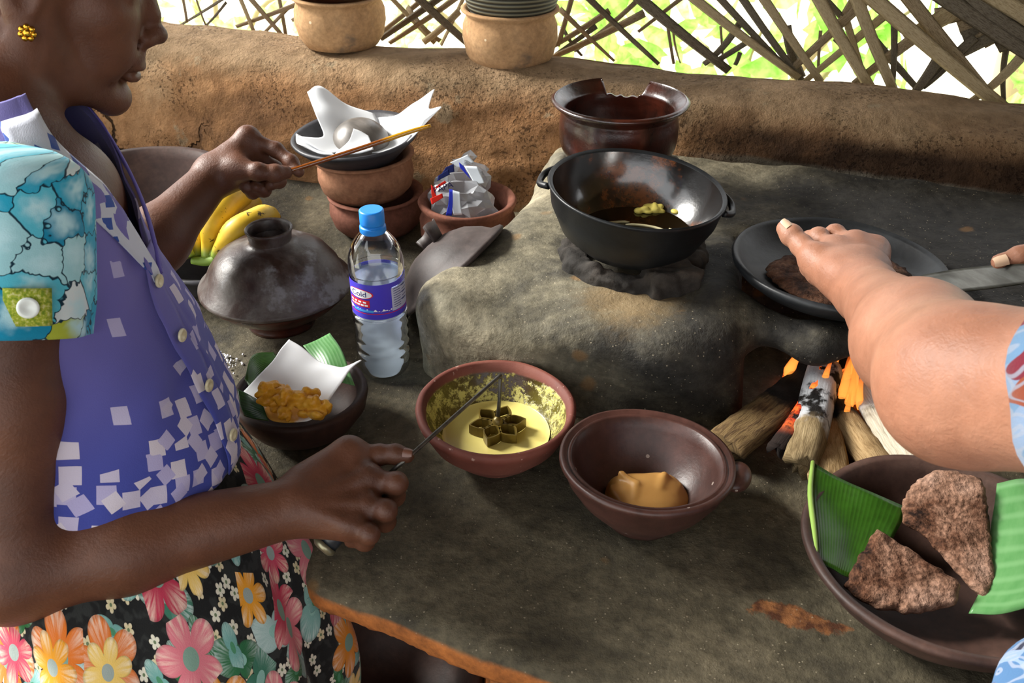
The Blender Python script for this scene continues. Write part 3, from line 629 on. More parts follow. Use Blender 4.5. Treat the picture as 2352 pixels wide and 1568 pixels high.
# raised clay hearth on the counter
S = SDF((-.2, .78, .80), (1.45, 1.62, 1.06), .006)
left = spline([(.10, 1.62), (.045, 1.40), (.02, 1.27), (-.04, 1.15), (-.105, 1.04), (-.112, .985), (-.07, .935), (.0, .905), (.10, .882), (.19, .868), (.248, .880), (.275, .93), (.285, 1.0)], 60)
S.prism(np.vstack([left, [(.30, 1.12), (.46, 1.12), (.47, .95), (.49, .86), (.60, .84), (1.4, .82), (1.4, 1.25), (.9, 1.45)]]), .82, .966, .036, .02, tilt=(.02, 0))
# the hole the griddle sits on, and an earth lip around it
S.cap((.378, 1.0, .80), (.378, 1.0, 1.1), .098, .098, .02, True)
S.cap((.24, .96, .950), (.34, .895, .948), .026, .022, .03); S.cap((.34, .895, .948), (.52, .90, .95), .022, .03, .02)
S.cap((.38, .95, .845), (.385, .78, .845), .082, .095, .02, True)
S.noise(.005, .16, 12); S.noise(.0014, .05, 13); S.noise(.0007, .022, 14)
V, f = S.mesh()
hearth = based('clay_hearth', V, f, MT['stove'], 'raised soot-stained clay hearth with a fire chamber on the counter', 'hearth')

# ------------------------------------------------------------------ woven palm screen over the wall
LY = lambda x, off=0: 1.76-.345*x+off
def on_screen(px, py, off=0):
    d = ray(px, py); t = (1.76+off)/(d[1]+.345*d[0]); return np.array([0, 0, CZ])+d*t
screen = empty('palm_screen', (0, 1.76, 1.05), 'lattice screen of dried palm fronds standing on the mud wall', 'screen')
def strip(a, b, wd, mat, twist=0.0, bend=0.0, taper=.55, n=9):
    """one folded leaflet: V section, slightly bent and twisted"""
    a, b = np.array(a), np.array(b); t = np.linspace(0, 1, n)[:, None]
    p = a+(b-a)*t; p[:, 1] += np.sin(t[:, 0]*pi)*bend; p[:, 2] -= np.sin(t[:, 0]*pi)*abs(bend)*.6
    T = (b-a)/np.linalg.norm(b-a); nrm = np.array([.326, .945, 0]); s = np.cross(T, nrm); s /= np.linalg.norm(s); nrm = np.cross(s, T)
    V = []; uv = []
    prof = [(-1, .0), (-.5, -.28), (0, -.10), (.5, -.32), (1, 0), (.5, .14), (0, .30), (-.5, .16)]
    for i in range(n):
        h = wd/2*(1-(1-taper)*t[i, 0]); c, sn = math.cos(twist*t[i, 0]), math.sin(twist*t[i, 0])
        for k, (u, v) in enumerate(prof):
            uu, vv = u*c-v*sn, u*sn+v*c; V.append(p[i]+s*uu*h+nrm*vv*h); uv.append((k/8, t[i, 0]*4))
    f = [(i*8+k, i*8+(k+1) % 8, (i+1)*8+(k+1) % 8, (i+1)*8+k) for i in range(n-1) for k in range(8)]
    f += [tuple(range(8))[::-1], tuple(range((n-1)*8, n*8))]
    return world_obj('palm_leaflet', V, f, mat, screen, uv=uv)
PM = [MT['palm'], MT['palm_pale'], MT['palm_grey']]
def ext(x0, y0, x1, y1, up=90):             # carry a traced leaflet on above the frame and into the wall top
    dx, dy = x1-x0, y1-y0; k = up/max(abs(dy), 20)
    return (x0-dx*k if y0 <= 4 else x0), (y0-dy*k if y0 <= 4 else y0), x1+dx*.18, y1+dy*.18
traced = [  # x0,y0,x1,y1,width px, layer
 (1360, 0, 1490, 125, 15, 0), (1285, 20, 1392, 122, 11, 1), (1480, 0, 1645, 138, 22, 0), (1605, 0, 1800, 152, 19, 0), (1660, 0, 1800, 150, 13, 1), (1712, 0, 1822, 156, 14, 1), (1757, 0, 1866, 160, 17, 0),
 (1884, 0, 1982, 172, 21, 0), (1972, 0, 2040, 176, 22, 0), (2012, 0, 2262, 212, 25, -1), (2092, 0, 2262, 212, 22, 0), (2188, 0, 2400, 145, 30, -1), (2245, 0, 2420, 120, 22, 0), (2300, 0, 2440, 90, 30, -1),
 (1990, 0, 1850, 130, 18, 1), (2045, 25, 1875, 165, 15, 1), (2115, 75, 1985, 175, 20, 1), (2215, 0, 2100, 75, 40, 2), (2365, 108, 2250, 214, 18, 0), (2335, 55, 2200, 125, 20, 1), (2240, 85, 2125, 188, 16, 1), (2165, 120, 2112, 196, 20, 0), (2290, 60, 2190, 130, 22, 2),
 (1705, 45, 1630, 132, 13, 1), (1730, 88, 1652, 136, 10, 1), (1480, 30, 1295, 118, 14, 1), (1400, 25, 1288, 95, 12, 2), (1560, 0, 1480, 62, 10, 2), (1370, 60, 1290, 115, 10, 2), (1460, 5, 1340, 100, 9, 2),
 (1806, 60, 1836, 160, 17, 2), (2054, 40, 2050, 185, 11, 1), (1945, 50, 1984, 176, 12, 1), (2318, 80, 2308, 212, 11, 2), (1960, 0, 1925, 60, 14, 2), (1900, 0, 1935, 40, 12, 2), (2010, 95, 2095, 190, 14, 2), (1700, 120, 1690, 145, 8, 2),
 (2200, 60, 2352, 0, 30, 2), (2210, 85, 2370, 12, 26, 2), (2255, 95, 2390, 28, 26, 2), (2150, 40, 2300, -10, 30, 2), (2290, 110, 2400, 50, 20, 2),
 (552, 0, 580, 66, 11, 0), (578, 0, 642, 74, 15, 0), (690, 0, 565, 52, 12, 1), (660, 20, 610, 72, 8, 1), (500, 0, 405, 62, 8, 2), (418, 0, 428, 44, 8, 1), (520, 5, 470, 60, 6, 2), (640, 0, 655, 75, 9, 2), (455, 0, 470, 50, 6, 1), (735, 0, 680, 40, 10, 2),
 (968, 0, 1062, 88, 19, 0), (1000, 0, 893, 76, 15, 1), (962, 0, 890, 62, 12, 2), (935, 15, 1000, 82, 11, 2), (1055, 25, 985, 86, 13, 1), (1030, 0, 915, 84, 13, 1), (905, 0, 985, 84, 10, 2), (1060, 0, 1020, 88, 9, 2),
 (1310, 0, 1285, 90, 10, 2), (1530, 35, 1545, 130, 6, 2), (1545, 60, 1560, 132, 5, 2), (1655, 60, 1660, 140, 5, 2), (1885, 70, 1880, 165, 6, 2), (1915, 90, 1960, 130, 5, 2), (2035, 110, 2060, 150, 5, 2), (2180, 150, 2130, 195, 8, 1), (1290, 60, 1330, 118, 8, 2)]
for i, (x0, y0, x1, y1, wd, ly) in enumerate(traced):
    x0, y0, x1, y1 = ext(x0, y0, x1, y1); off = ly*.022+random.uniform(-.006, .006)
    strip(on_screen(x0, y0, off), on_screen(x1, y1, off+random.uniform(-.01, .012)), wd*1.65/F*1.35, random.choice(PM), random.uniform(-.5, .5), random.uniform(-.01, .01), random.uniform(.6, .95))
# the rest of the screen above and beside the picture, up to the eaves
for i in range(120):
    x = random.uniform(-1.9, 1.35); s = random.choice((-1, 1)); z0 = random.uniform(1.30, 1.42); L = random.uniform(.3, .5)
    if x < -.75 or x > .95: z0 = random.uniform(1.02, 1.45)
    a = (x, LY(x, random.uniform(-.02, .05)), z0); x2 = x+s*L*random.uniform(.4, .7); b_ = (x2, LY(x2, random.uniform(-.02, .05)), min(z0+L, 1.76))
    strip(a, b_, random.uniform(.010, .022), random.choice(PM), random.uniform(-.5, .5), random.uniform(-.01, .01), .7, n=5)

# ------------------------------------------------------------------ bushes outside
lm_ = bpy.data.meshes.new('leaf'); _W = .2
lm_.from_pydata([(0, 0, 0), (.35, _W, _W*.3), (.35, -_W, _W*.3), (.75, _W*.7, 0), (.75, -_W*.7, 0), (1, 0, -_W*.5), (.4, 0, 0), (.75, 0, -_W*.2)], [], [(0, 1, 6), (0, 6, 2), (1, 3, 7, 6), (6, 7, 4, 2), (3, 5, 7), (7, 5, 4)])
def bush(name, c, rx, ry, rz, n, size, mat, label, seed):
    r = np.random.default_rng(seed); root = empty(name, (c[0], c[1], -.3), label, 'bush', 'bushes outside the screen')
    me = lm_.copy(); me.materials.append(mat)
    for i in range(n):
        d = r.normal(size=3); d /= np.linalg.norm(d); p = np.array(c)+d*np.array([rx, ry, rz])*r.uniform(.35, 1)**.5
        a = r.normal(size=3); a[2] -= .6; a /= np.linalg.norm(a); b_ = np.cross(a, r.normal(size=3)); b_ /= np.linalg.norm(b_); n_ = np.cross(a, b_)
        L = size*r.uniform(.75, 1.4); o = bpy.data.objects.new('leaf', me); COL.objects.link(o); o.parent = root
        q = p-np.array(root.location); o.matrix_local = Matrix(((a[0]*L, b_[0]*L, n_[0]*L, q[0]), (a[1]*L, b_[1]*L, n_[1]*L, q[1]), (a[2]*L, b_[2]*L, n_[2]*L, q[2]), (0, 0, 0, 1)))
    for i in range(4):
        e = np.array(c)+r.normal(size=3)*np.array([rx, ry, rz])*.35
        Vs, fs = tube([(c[0]+r.normal()*.05, c[1], -.3), ((c[0]+e[0])/2, (c[1]+e[1])/2, c[2]*.5), e], [.022, .016, .006], 7, 8); world_obj('stem', Vs, fs, MT['palm_pale'], root)
bush('leafy_bush', (.85, 3.7, .72), .75, .4, .6, 300, .16, MT['fol'], 'bright green bush with pointed leaves outside the screen, behind the hearth', 1)
bush('leafy_bush', (1.95, 3.1, .62), .36, .35, .6, 230, .13, MT['fol'], 'green bush beside the pale trunk outside, beyond the griddle', 2)
bush('leafy_bush', (.05, 5.6, .35), .9, .5, .5, 220, .14, MT['fol2'], 'yellow-green bush farther off, behind the clay pot with the basket', 3)
bush('leafy_bush', (-1.6, 5.2, .45), .8, .5, .5, 200, .14, MT['fol2'], 'sunlit yellowish bush farther off, behind the clay pot with the brown bowl', 4)
V, f = tube([(2.30, 4.3, -.3), (2.26, 4.3, .6), (2.4, 4.3, 1.8), (2.35, 4.3, 2.8)], [.09, .08, .07, .05], 12, 16); based('tree_trunk', V, f, MT['palm_pale'], 'pale tree trunk standing outside beyond the screen', 'tree')
# ------------------------------------------------------------------ vessels
def vessel(name, prof, mat, loc, label, cat, group=None, rot=(0, 0, 0), seg=72, jit=.0012, seed=0, nsub=None, oval=1.0):
    V, f = lathe(prof, seg, jit, seed, nsub, oval)
    o = obj(name, V, f, mat); o.location = loc; o.rotation_euler = rot
    return tag(o, label, cat, group)
def bowl_prof(R, H, foot, th=.007, rim=.004, dep=None):
    """open bowl: outside from the foot up, over a rounded rim, down the inside"""
    o = [(0, 0), (foot*.9, 0), (foot, .003), (foot+(R-foot)*.45, H*.28), (foot+(R-foot)*.8, H*.62), (R-.003, H*.9), (R+rim, H-.002), (R+rim*.6, H+.003), (R-th*.6, H+.002),
         (R-th-.002, H*.88), (foot+(R-foot)*.72-th*.3, H*.62+.002), (foot+(R-foot)*.35, H*.28+th*.7), (foot*.6, th+.002), (0, th)]
    return o
def pot_prof(R, H, th=.008, neck=.92, lip=1.02, base=.72):
    """squat cooking pot with a turned-out lip"""
    return [(0, 0), (R*base*.8, 0), (R*base, .004), (R*.93, H*.22), (R, H*.5), (R*.985, H*.72), (R*neck, H*.86), (R*neck, H*.9), (R*lip, H*.965), (R*lip, H), (R*lip-th*.8, H+.001), (R*neck-th, H*.9),
            (R*.98-th, H*.7), (R-th, H*.5), (R*.9-th, H*.2), (R*base*.7, th), (0, th)]
# --- pots standing on the wall
a = PZ(787, 101, 1.05); vessel('clay_pot', pot_prof(.080, .088, base=.80), MT['terracotta_tan'], (a[0], a[1], 1.048), 'pale clay pot on the mud wall carrying a reddish brown bowl', 'pot', seed=1)
vessel('brown_bowl', bowl_prof(.105, .06, .055), MT['glaze_pot'], (a[0]-.004, a[1], 1.048+.083), 'reddish brown bowl sitting on a clay pot on the wall', 'bowl', seed=2)
a = PZ(1172, 139, 1.05); vessel('clay_pot', pot_prof(.080, .092, base=.82), MT['terracotta_tan'], (a[0], a[1], 1.046), 'pale clay pot on the mud wall under a dark woven basket', 'pot', seed=3)
vessel('woven_basket', [(0, 0), (.062, 0), (.072, .012), (.085, .05), (.092, .10), (.088, .102), (.08, .05), (.06, .008), (0, .006)], MT['basket'], (a[0]+.002, a[1], 1.046+.080), 'dark grey-green woven basket resting on a clay pot', 'basket', jit=.0006)
# --- stack against the wall
sb = PZ(858, 560, CT)+np.array([0, .058, 0]); sx, sy = sb[0], sb[1]
vessel('clay_pot', pot_prof(.074, .061, base=.82), MT['terracotta_red'], (sx, sy, CT+.002), 'reddish clay pot at the bottom of the stack by the wall', 'pot', 'stacked clay pots', seed=4)
vessel('clay_pot', pot_prof(.075, .066, base=.80, lip=1.04), MT['terracotta'], (sx-.012, sy+.006, CT+.057), 'orange clay pot on top of another, carrying the black bowl', 'pot', 'stacked clay pots', rot=(0, -.03, 0), seed=5)
bb = np.array([sx-.022, sy+.004, CT+.113])
vessel('black_bowl', [(0, 0), (.050, 0), (.062, .006), (.078, .022), (.084, .028), (.095, .038), (.0965, .041), (.094, .044), (.087, .041), (.074, .028), (.06, .014), (.03, .008), (0, .008)], MT['black_clay'], bb, 'black clay bowl with white napkin on top of the clay pot stack', 'bowl', rot=(.03, -.05, 0), seed=6)
def D3(l): return [[PD(*p) for p in r] for r in l]
V, f, uv = sheet(D3([[(706, 212, 1.47), (735, 199, 1.475), (790, 236, 1.49), (860, 262, 1.50)],
                     [(722, 255, 1.45), (755, 262, 1.455), (810, 285, 1.47), (872, 290, 1.48)],
                     [(742, 315, 1.43), (770, 330, 1.43), (815, 335, 1.44), (880, 318, 1.455)],
                     [(684, 312, 1.41), (745, 350, 1.40), (790, 345, 1.41), (860, 345, 1.43)]]), 30, 30, .002, 3)
np1 = empty('paper_napkin', bb+np.array([0, 0, .02]), 'white paper napkin with a tall folded peak in the black bowl', 'napkin')
solidify(world_obj('folded_sheet', V, f, MT['paper'], np1, uv=uv), .0012)
V, f, uv = sheet(D3([[(865, 272, 1.50), (915, 262, 1.50), (958, 232, 1.49), (998, 205, 1.48)],
                     [(875, 300, 1.475), (925, 285, 1.47), (965, 262, 1.465), (985, 248, 1.465)],
                     [(880, 330, 1.45), (930, 320, 1.44), (965, 290, 1.44), (1014, 248, 1.46)],
                     [(850, 350, 1.42), (905, 348, 1.41), (945, 318, 1.415), (975, 275, 1.43)]]), 30, 30, .002, 5)
solidify(world_obj('raised_corner', V, f, MT['paper'], np1, uv=uv), .0012)
V, f, uv = sheet(D3([[(680, 308, 1.425), (722, 328, 1.43), (765, 340, 1.43)], [(682, 328, 1.405), (725, 345, 1.40), (765, 352, 1.40)], [(700, 334, 1.395), (735, 352, 1.39), (770, 356, 1.39)]]), 16, 20, .001, 6)
solidify(world_obj('front_flap', V, f, MT['paper'], np1, uv=uv), .0012)
V, f, uv = sheet(D3([[(812, 294, 1.40), (828, 300, 1.40), (846, 312, 1.40)], [(800, 325, 1.395), (820, 328, 1.395), (852, 326, 1.395)], [(770, 352, 1.39), (815, 353, 1.385), (858, 342, 1.385)]]), 16, 20, .001, 7)
solidify(world_obj('front_flap', V, f, MT['paper'], np1, uv=uv), .0012)
c = PD(826, 318, 1.45)
vessel('coconut_shell', [(0, .047), (.018, .045), (.035, .034), (.045, .018), (.048, 0), (.046, 0), (.042, .017), (.032, .031), (0, .043)][::-1], MT['shell'], (c[0], c[1], c[2]-.018), 'grey dome-shaped coconut shell upturned on the napkin', 'shell', rot=(.1, .08, 0), nsub=30)
# --- pot with the plastic bag
bp = PZ(1072, 462, CT+.082)
vessel('clay_pot', [(0, 0), (.056, 0), (.060, .004), (.070, .03), (.071, .055), (.066, .066), (.070, .074), (.073, .082), (.070, .086), (.061, .082), (.056, .066), (.061, .05), (.06, .03), (.045, .010), (0, .008)], MT['terracotta_red'], (bp[0], bp[1], CT+.002), 'clay pot with chipped rim holding a crumpled plastic bag', 'pot', seed=8, jit=.002)
# --- covered pot: base bowl and a domed lid with ring handle
lp = PZ(636, 655, CT+.058)
vessel('covered_bowl', [(0, 0), (.044, 0), (.046, .006), (.042, .010), (.05, .016), (.078, .036), (.094, .052), (.096, .058), (.09, .058), (.072, .042), (.04, .018), (0, .016)], MT['glaze_pot'], (lp[0], lp[1], CT+.002), 'reddish brown footed bowl underneath the domed lid', 'bowl', seed=9)
vessel('pot_lid', [(.0, .052), (.022, .054), (.0255, .058), (.0265, .064), (.0285, .076), (.0305, .080), (.0285, .082), (.026, .079), (.0255, .066), (.0285, .0615), (.036, .0592), (.052, .0555), (.070, .044), (.083, .026), (.089, .013), (.098, .005), (.100, .0015), (.097, -.002), (.086, .003), (.080, .014), (.064, .036), (.03, .046), (0, .049)][::-1], MT['lid_clay'], (lp[0], lp[1], CT+.060), 'domed dark clay lid with ring handle covering a bowl', 'lid', seed=10, seg=96)
# --- lid leaning on the hearth
ll = PZ(1062, 632, CT+.058)+np.array([-.014, -.008, 0])
V, f = lathe([(0, .046), (.024, .044), (.034, .041), (.052, .033), (.070, .018), (.078, .008), (.090, .004), (.092, .0), (.088, -.003), (.074, .003), (.055, .022), (.03, .036), (0, .039)][::-1], 80, .001, 11)
leanR = Vector((-.66, .26, .70)).to_track_quat('Z', 'Y').to_matrix().to_4x4()
lean = empty('leaning_lid', (ll[0], ll[1], CT), 'dark clay lid with broken handle leaning against the hearth', 'lid')
vv = np.array([leanR @ Vector(v) for v in V]); off = np.array([ll[0], ll[1], CT-vv[:, 2].min()+.002])
world_obj('dome', vv+off, f, MT['lean_lid_clay'], lean)
# broken ring handle: half of a ring wall
a_ = np.linspace(math.radians(60), math.radians(235), 30); hv = []
for r_, z_ in ((.021, .042), (.0235, .042), (.030, .068), (.027, .068)):
    for k, t in enumerate(a_): hv.append(leanR @ Vector((r_*math.cos(t), r_*math.sin(t), z_-(.010*(k/29)**2 if z_ > .05 else 0)+(.0012*math.sin(k*.7) if z_ > .05 else 0))))
n_ = len(a_); hf = [(i*n_+j, i*n_+j+1, ((i+1) % 4)*n_+j+1, ((i+1) % 4)*n_+j) for i in range(4) for j in range(n_-1)]+[(0, n_, 2*n_, 3*n_), (n_-1, 4*n_-1, 3*n_-1, 2*n_-1)]
world_obj('broken_handle', np.array(hv)+off, hf, MT['lean_lid_clay'], lean)
# --- bowl with bananas, half hidden by the arm
bn_ = PZ(500, 575, CT+.05)
vessel('black_bowl', bowl_prof(.098, .05, .055), MT['black_clay'], (bn_[0], bn_[1], CT+.002), 'shallow black clay bowl filled with a bunch of bananas', 'bowl', seed=12)
vessel('clay_basin', bowl_prof(.135, .10, .075, .012), MT['dull_clay'], (*PZ(318, 420, CT+.10)[:2], CT+.002), 'large shadowy clay basin by the wall behind the woman', 'basin', seed=13)
bunch = empty('banana_bunch', (bn_[0], bn_[1], CT+.02), 'bunch of ripe yellow bananas with green stalk ends', 'bananas')
def banana(path, r, nm='banana'):
    p = np.array(path); k = len(p); rad = [r*.42, r*.5, r*.98, r*1.05, r*.92, r*.30][:k] if k == 6 else r
    V, f = tube(p, rad, 9, 26); uv = [(j/9, i/25) for i in range(26) for j in range(9)]+[(0, 0), (0, 1)]
    world_obj(nm, V, f, MT['banana'], bunch, uv=uv)
S1 = 1.30
banana([PD(475, 590, S1), PD(478, 562, S1-.005), PD(492, 510, S1-.02), PD(522, 468, S1), PD(556, 446, S1+.03), PD(582, 438, S1+.045)], .0185)
banana([PD(496, 588, S1-.01), PD(506, 566, S1-.02), PD(540, 533, S1-.035), PD(582, 512, S1-.025), PD(615, 497, S1), PD(640, 500, S1+.015)], .0180)
banana([PD(452, 590, S1+.01), PD(450, 560, S1+.01), PD(460, 520, S1+.02), PD(482, 482, S1+.04), PD(505, 455, S1+.06), PD(520, 440, S1+.07)], .0175)
banana([PD(485, 588, S1), PD(492, 560, S1), PD(515, 520, S1+.015), PD(550, 485, S1+.035), PD(582, 470, S1+.055), PD(598, 468, S1+.065)], .0165)
banana([PD(432, 592, S1), PD(425, 575, S1), PD(412, 540, S1+.02), PD(405, 505, S1+.05), PD(412, 470, S1+.07), PD(420, 450, S1+.08)], .0165)
banana([PD(438, 590, S1-.01), PD(428, 574, S1-.01), PD(408, 555, S1-.0), PD(388, 545, S1+.02), PD(368, 540, S1+.03), PD(350, 540, S1+.04)], .016)
V, f = join([tube([PD(440, 598, S1), PD(470, 600, S1), PD(500, 596, S1-.008)], [.005, .007, .006], 9, 8)]); world_obj('stalk', V, f, plain('stalk_green', '#6f8a30', .6), bunch)
# --- bowl with napkin and fried sweets
fb = PZ(690, 900, CT+.052)
vessel('brown_bowl', [(0, 0), (.04, 0), (.044, .004), (.058, .014), (.070, .032), (.0735, .048), (.072, .053), (.066, .053), (.062, .048), (.06, .034), (.05, .018), (.03, .010), (0, .009)], MT['dull_clay'], (fb[0], fb[1], CT+.002), 'dark brown clay bowl lined with banana leaf and a napkin', 'bowl', seed=14)
def leaf(name, rows, mat, label, wr=.001, nu=18, nv=18, seed=0):
    V, f, uv = sheet(D3(rows), nu, nv, wr, seed); o = based(name, V, f, mat, label, 'leaf', uv=uv); solidify(o, .0009); return o
leaf('banana_leaf_piece', [[(562, 868, 1.055), (580, 818, 1.08), (628, 812, 1.09)], [(572, 885, 1.05), (600, 850, 1.06), (650, 835, 1.075)], [(590, 910, 1.03), (630, 880, 1.05), (680, 860, 1.06)]], MT['leaf'], 'green banana leaf corner behind the napkin, towards the covered bowl')
leaf('banana_leaf_piece', [[(696, 794, 1.09), (725, 830, 1.075), (745, 870, 1.05)], [(728, 780, 1.095), (752, 815, 1.075), (775, 875, 1.045)], [(758, 765, 1.10), (785, 805, 1.08), (815, 885, 1.045)]], MT['leaf_pale'], 'pale ribbed banana leaf corner standing up beside the bottle')
leaf('banana_leaf_piece', [[(545, 895, 1.02), (568, 905, 1.015), (600, 920, 1.0)], [(552, 930, 1.005), (580, 940, 1.0), (612, 955, .99)], [(562, 955, 1.0), (590, 965, .99), (618, 970, .985)]], MT['leaf_dark'], 'dark curled banana leaf strip hanging at the bowl rim by the blouse')
V, f, uv = sheet(D3([[(560, 895, 1.035), (600, 930, 1.01), (625, 968, .99), (700, 966, .985), (735, 945, .985)],
                     [(588, 868, 1.045), (620, 890, 1.035), (655, 925, 1.02), (705, 930, 1.01), (755, 920, 1.005)],
                     [(625, 830, 1.06), (645, 850, 1.055), (680, 890, 1.04), (730, 885, 1.035), (785, 880, 1.02)],
                     [(645, 800, 1.07), (665, 820, 1.065), (705, 845, 1.055), (760, 850, 1.045), (805, 850, 1.03)],
                     [(664, 779, 1.08), (690, 792, 1.075), (735, 830, 1.065), (790, 845, 1.045), (830, 828, 1.03)]]), 40, 40, .0015, 9)
nap2 = based('paper_napkin', V, f, MT['paper_oil'], 'white paper napkin under fried sweets in the brown bowl', 'napkin', uv=uv); solidify(nap2, .0012)
S = SDF((-.05, -.03, -.02), (.05, .03, .03), .0018)
r = np.random.default_rng(4)
for i in range(70):
    t = i/69*2-1; S.ell((t*.036, r.normal()*.006-.007*t, r.normal()*.004+.003), r.uniform(.003, .0075, 3), .0015)
S.noise(.0010, .008, 3); V, f = S.mesh(); c = PD(675, 926, .995)
fr = obj('fried_sweet', V, f, MT['fritter']); fr.location = c; fr.rotation_euler = (.35, .08, -.12); tag(fr, 'crumbly golden fried sweet lying on the napkin', 'food')
# --- batter bowl
bt = PZ(1136, 934, CT+.066)
vessel('batter_bowl', [(0, 0), (.038, 0), (.040, .003), (.037, .007), (.052, .014), (.070, .034), (.081, .055), (.0845, .061), (.085, .066), (.082, .069), (.078, .068), (.0745, .060), (.064, .038), (.048, .021), (.025, .013), (0, .012)], MT['batter_bowl'], (bt[0], bt[1], CT+.001), 'red-rimmed clay bowl with yellow batter', 'bowl', seed=15, seg=96, rot=(.03, .02, 0))
V, f = lathe([(0, .0), (.03, .0), (.053, .0), (.0575, .0008), (.0582, .0014)], 80); bo = obj('rice_batter', V, [q[::-1] for q in f], MT['batter']); bo.location = (bt[0]+.001, bt[1]-.001, CT+.0325); tag(bo, 'smooth yellow batter pooled in the red-rimmed bowl', 'batter')
# flower iron: six petal cells, hub, bent rod and grip
fc = PZ(1143, 975, CT+.0405)
iron = empty('rosette_iron', fc, 'flower-shaped brass mould on a bent rod held over the batter', 'mould')
for k in range(6):
    a = k*pi/3+.18; pts = []
    for t in np.linspace(0, 2*pi, 29)[:-1]:
        q_ = 1-abs(t/pi-1); L = .0215*q_+.0045; W = math.copysign(.0098*math.sin(pi*q_**.8)**.9, pi-t); pts.append((L*math.cos(a)*1.2-W*math.sin(a), L*math.sin(a)*1.2+W*math.cos(a)))
    pts = np.array(pts); m = pts.mean(0); inn = m+(pts-m)*np.array([.84, .84]); n_ = len(pts); V = []
    for q, z in ((pts, -.007), (pts, .004), (inn, .004), (inn, -.007)): V += [(p[0], p[1], z) for p in q]
    f = [(i*n_+j, i*n_+(j+1) % n_, ((i+1) % 4)*n_+(j+1) % n_, ((i+1) % 4)*n_+j) for i in range(4) for j in range(n_)]
    obj('petal_ring', V, f, MT['mould'], iron, smooth=False)
V, f = lathe([(0, -.006), (.0065, -.006), (.007, .0), (.0055, .007), (.003, .010), (0, .011)], 20); obj('hub', V, [q[::-1] for q in f], MT['mould'], iron)
bend = PD(1149, 862, 1.012); tip = PD(945, 1044, .893); gA = PD(893, 1088, .889); gB = PD(738, 1262, .872)
V, f = tube([fc+np.array([0, 0, .006]), fc*.5+bend*.5+np.array([.0005, 0, 0]), bend-np.array([0, 0, .004]), bend, bend*.95+tip*.05, tip, gA], .0021, 9); world_obj('rod', V, f, MT['rod'], iron)
V, f = tube([gA, gA*.95+gB*.05, gA*.5+gB*.5, gB*.92+gA*.08], [.007, .0095, .0105, .0105], 14, 14); world_obj('grip', V, f, MT['handle'], iron)
V, f = tube([gB*.92+gA*.08, gB*.97+gA*.03, gB], [.0115, .0118, .0085], 14); world_obj('end_cap', V, f, MT['ferrule'], iron)
# --- bowl with brown dough (turned lip and a stub handle)
pb = PZ(1481, 1068, CT+.068)
root = empty('dough_bowl', (pb[0], pb[1], CT+.001), 'glossy dark brown clay bowl with stub handle and a lump of dough', 'bowl', rot=(-.05, .03, 0))
V, f = lathe([(0, 0), (.036, 0), (.038, .004), (.046, .012), (.066, .034), (.078, .054), (.0825, .066), (.0855, .070), (.085, .074), (.081, .0755), (.078, .071), (.0765, .0735), (.073, .072), (.070, .060), (.058, .037), (.04, .017), (.02, .010), (0, .009)], 96, .0008, 16); obj('bowl_body', V, f, MT['brown_clay'], root)
S = SDF((.06, -.04, .03), (.12, .04, .09), .002); S.ell((.087, -.012, .062), (.014, .022, .010), .004, np.array(Matrix.Rotation(-.35, 3, 'Z'))); S.cap((.0, 0, .02), (.0, 0, .09), .079, .079, .003, True); S.cap((0, 0, .02), (0, 0, .09), .08, .08, 0, True); V, f = S.mesh(); obj('stub_handle', V, f, MT['brown_clay'], root)
S = SDF((-.05, -.045, -.012), (.05, .045, .04), .002)
S.ell((0, 0, .004), (.038, .028, .016), .01); S.ell((-.012, .008, .013), (.018, .014, .010), .008); S.ell((.014, .006, .011), (.016, .014, .009), .008); S.ell((.0, -.014, .008), (.024, .012, .008), .008)
S.cap((-.020, .014, .0235), (-.010, .002, .022), .004, .0025, .003); S.cap((-.010, .002, .022), (-.013, -.010, .017), .0025, .002, .003); S.cap((.010, -.002, .0195), (.017, .012, .021), .003, .0035, .003); S.cap((-.03, .006, .017), (-.024, -.012, .013), .003, .002, .003); S.cap((.022, -.006, .014), (.03, .006, .014), .003, .002, .003); S.noise(.0016, .03, 4)
V, f = S.mesh(); dg = obj('dough_lump', V, f, MT['dough']); c = PZ(1487, 1136, CT+.026); dg.location = (c[0], c[1], CT+.014); dg.rotation_euler = (0, 0, .1); dg.scale = (1.18, 1.15, 1.15); tag(dg, 'smooth caramel-coloured lump of dough inside the dark bowl', 'dough')
# --- bowl with leaves and flatbreads
rb = PZ(2185, 1262, CT+.062)
vessel('brown_bowl', bowl_prof(.124, .062, .07, .008), MT['dull_clay'], (rb[0], rb[1], CT+.001), 'wide brown clay bowl with banana leaves and flatbreads', 'bowl', seed=17, seg=96)
leaf('banana_leaf_piece', [[(1868, 1062, .93), (1862, 1130, .90), (1870, 1210, .865), (1878, 1292, .83)], [(1930, 1100, .915), (1920, 1160, .895), (1918, 1240, .86), (1912, 1305, .83)], [(2000, 1130, .90), (1985, 1190, .885), (1965, 1260, .86), (1946, 1322, .83)], [(2085, 1165, .895), (2060, 1220, .875), (2030, 1280, .85), (2005, 1320, .835)]], MT['leaf'], 'upright green banana leaf corner by the firewood', seed=3)
_lf = [o for o in bpy.data.objects if o.name.startswith('banana_leaf_piece')][-1]
V, f = tube([PD(1867, 1060, .929), PD(1861, 1130, .899), PD(1869, 1210, .864), PD(1877, 1294, .829)], [.002, .0026, .0026, .002], 7, 12); world_obj('midrib', V, f, MT['leaf_rib'], _lf)
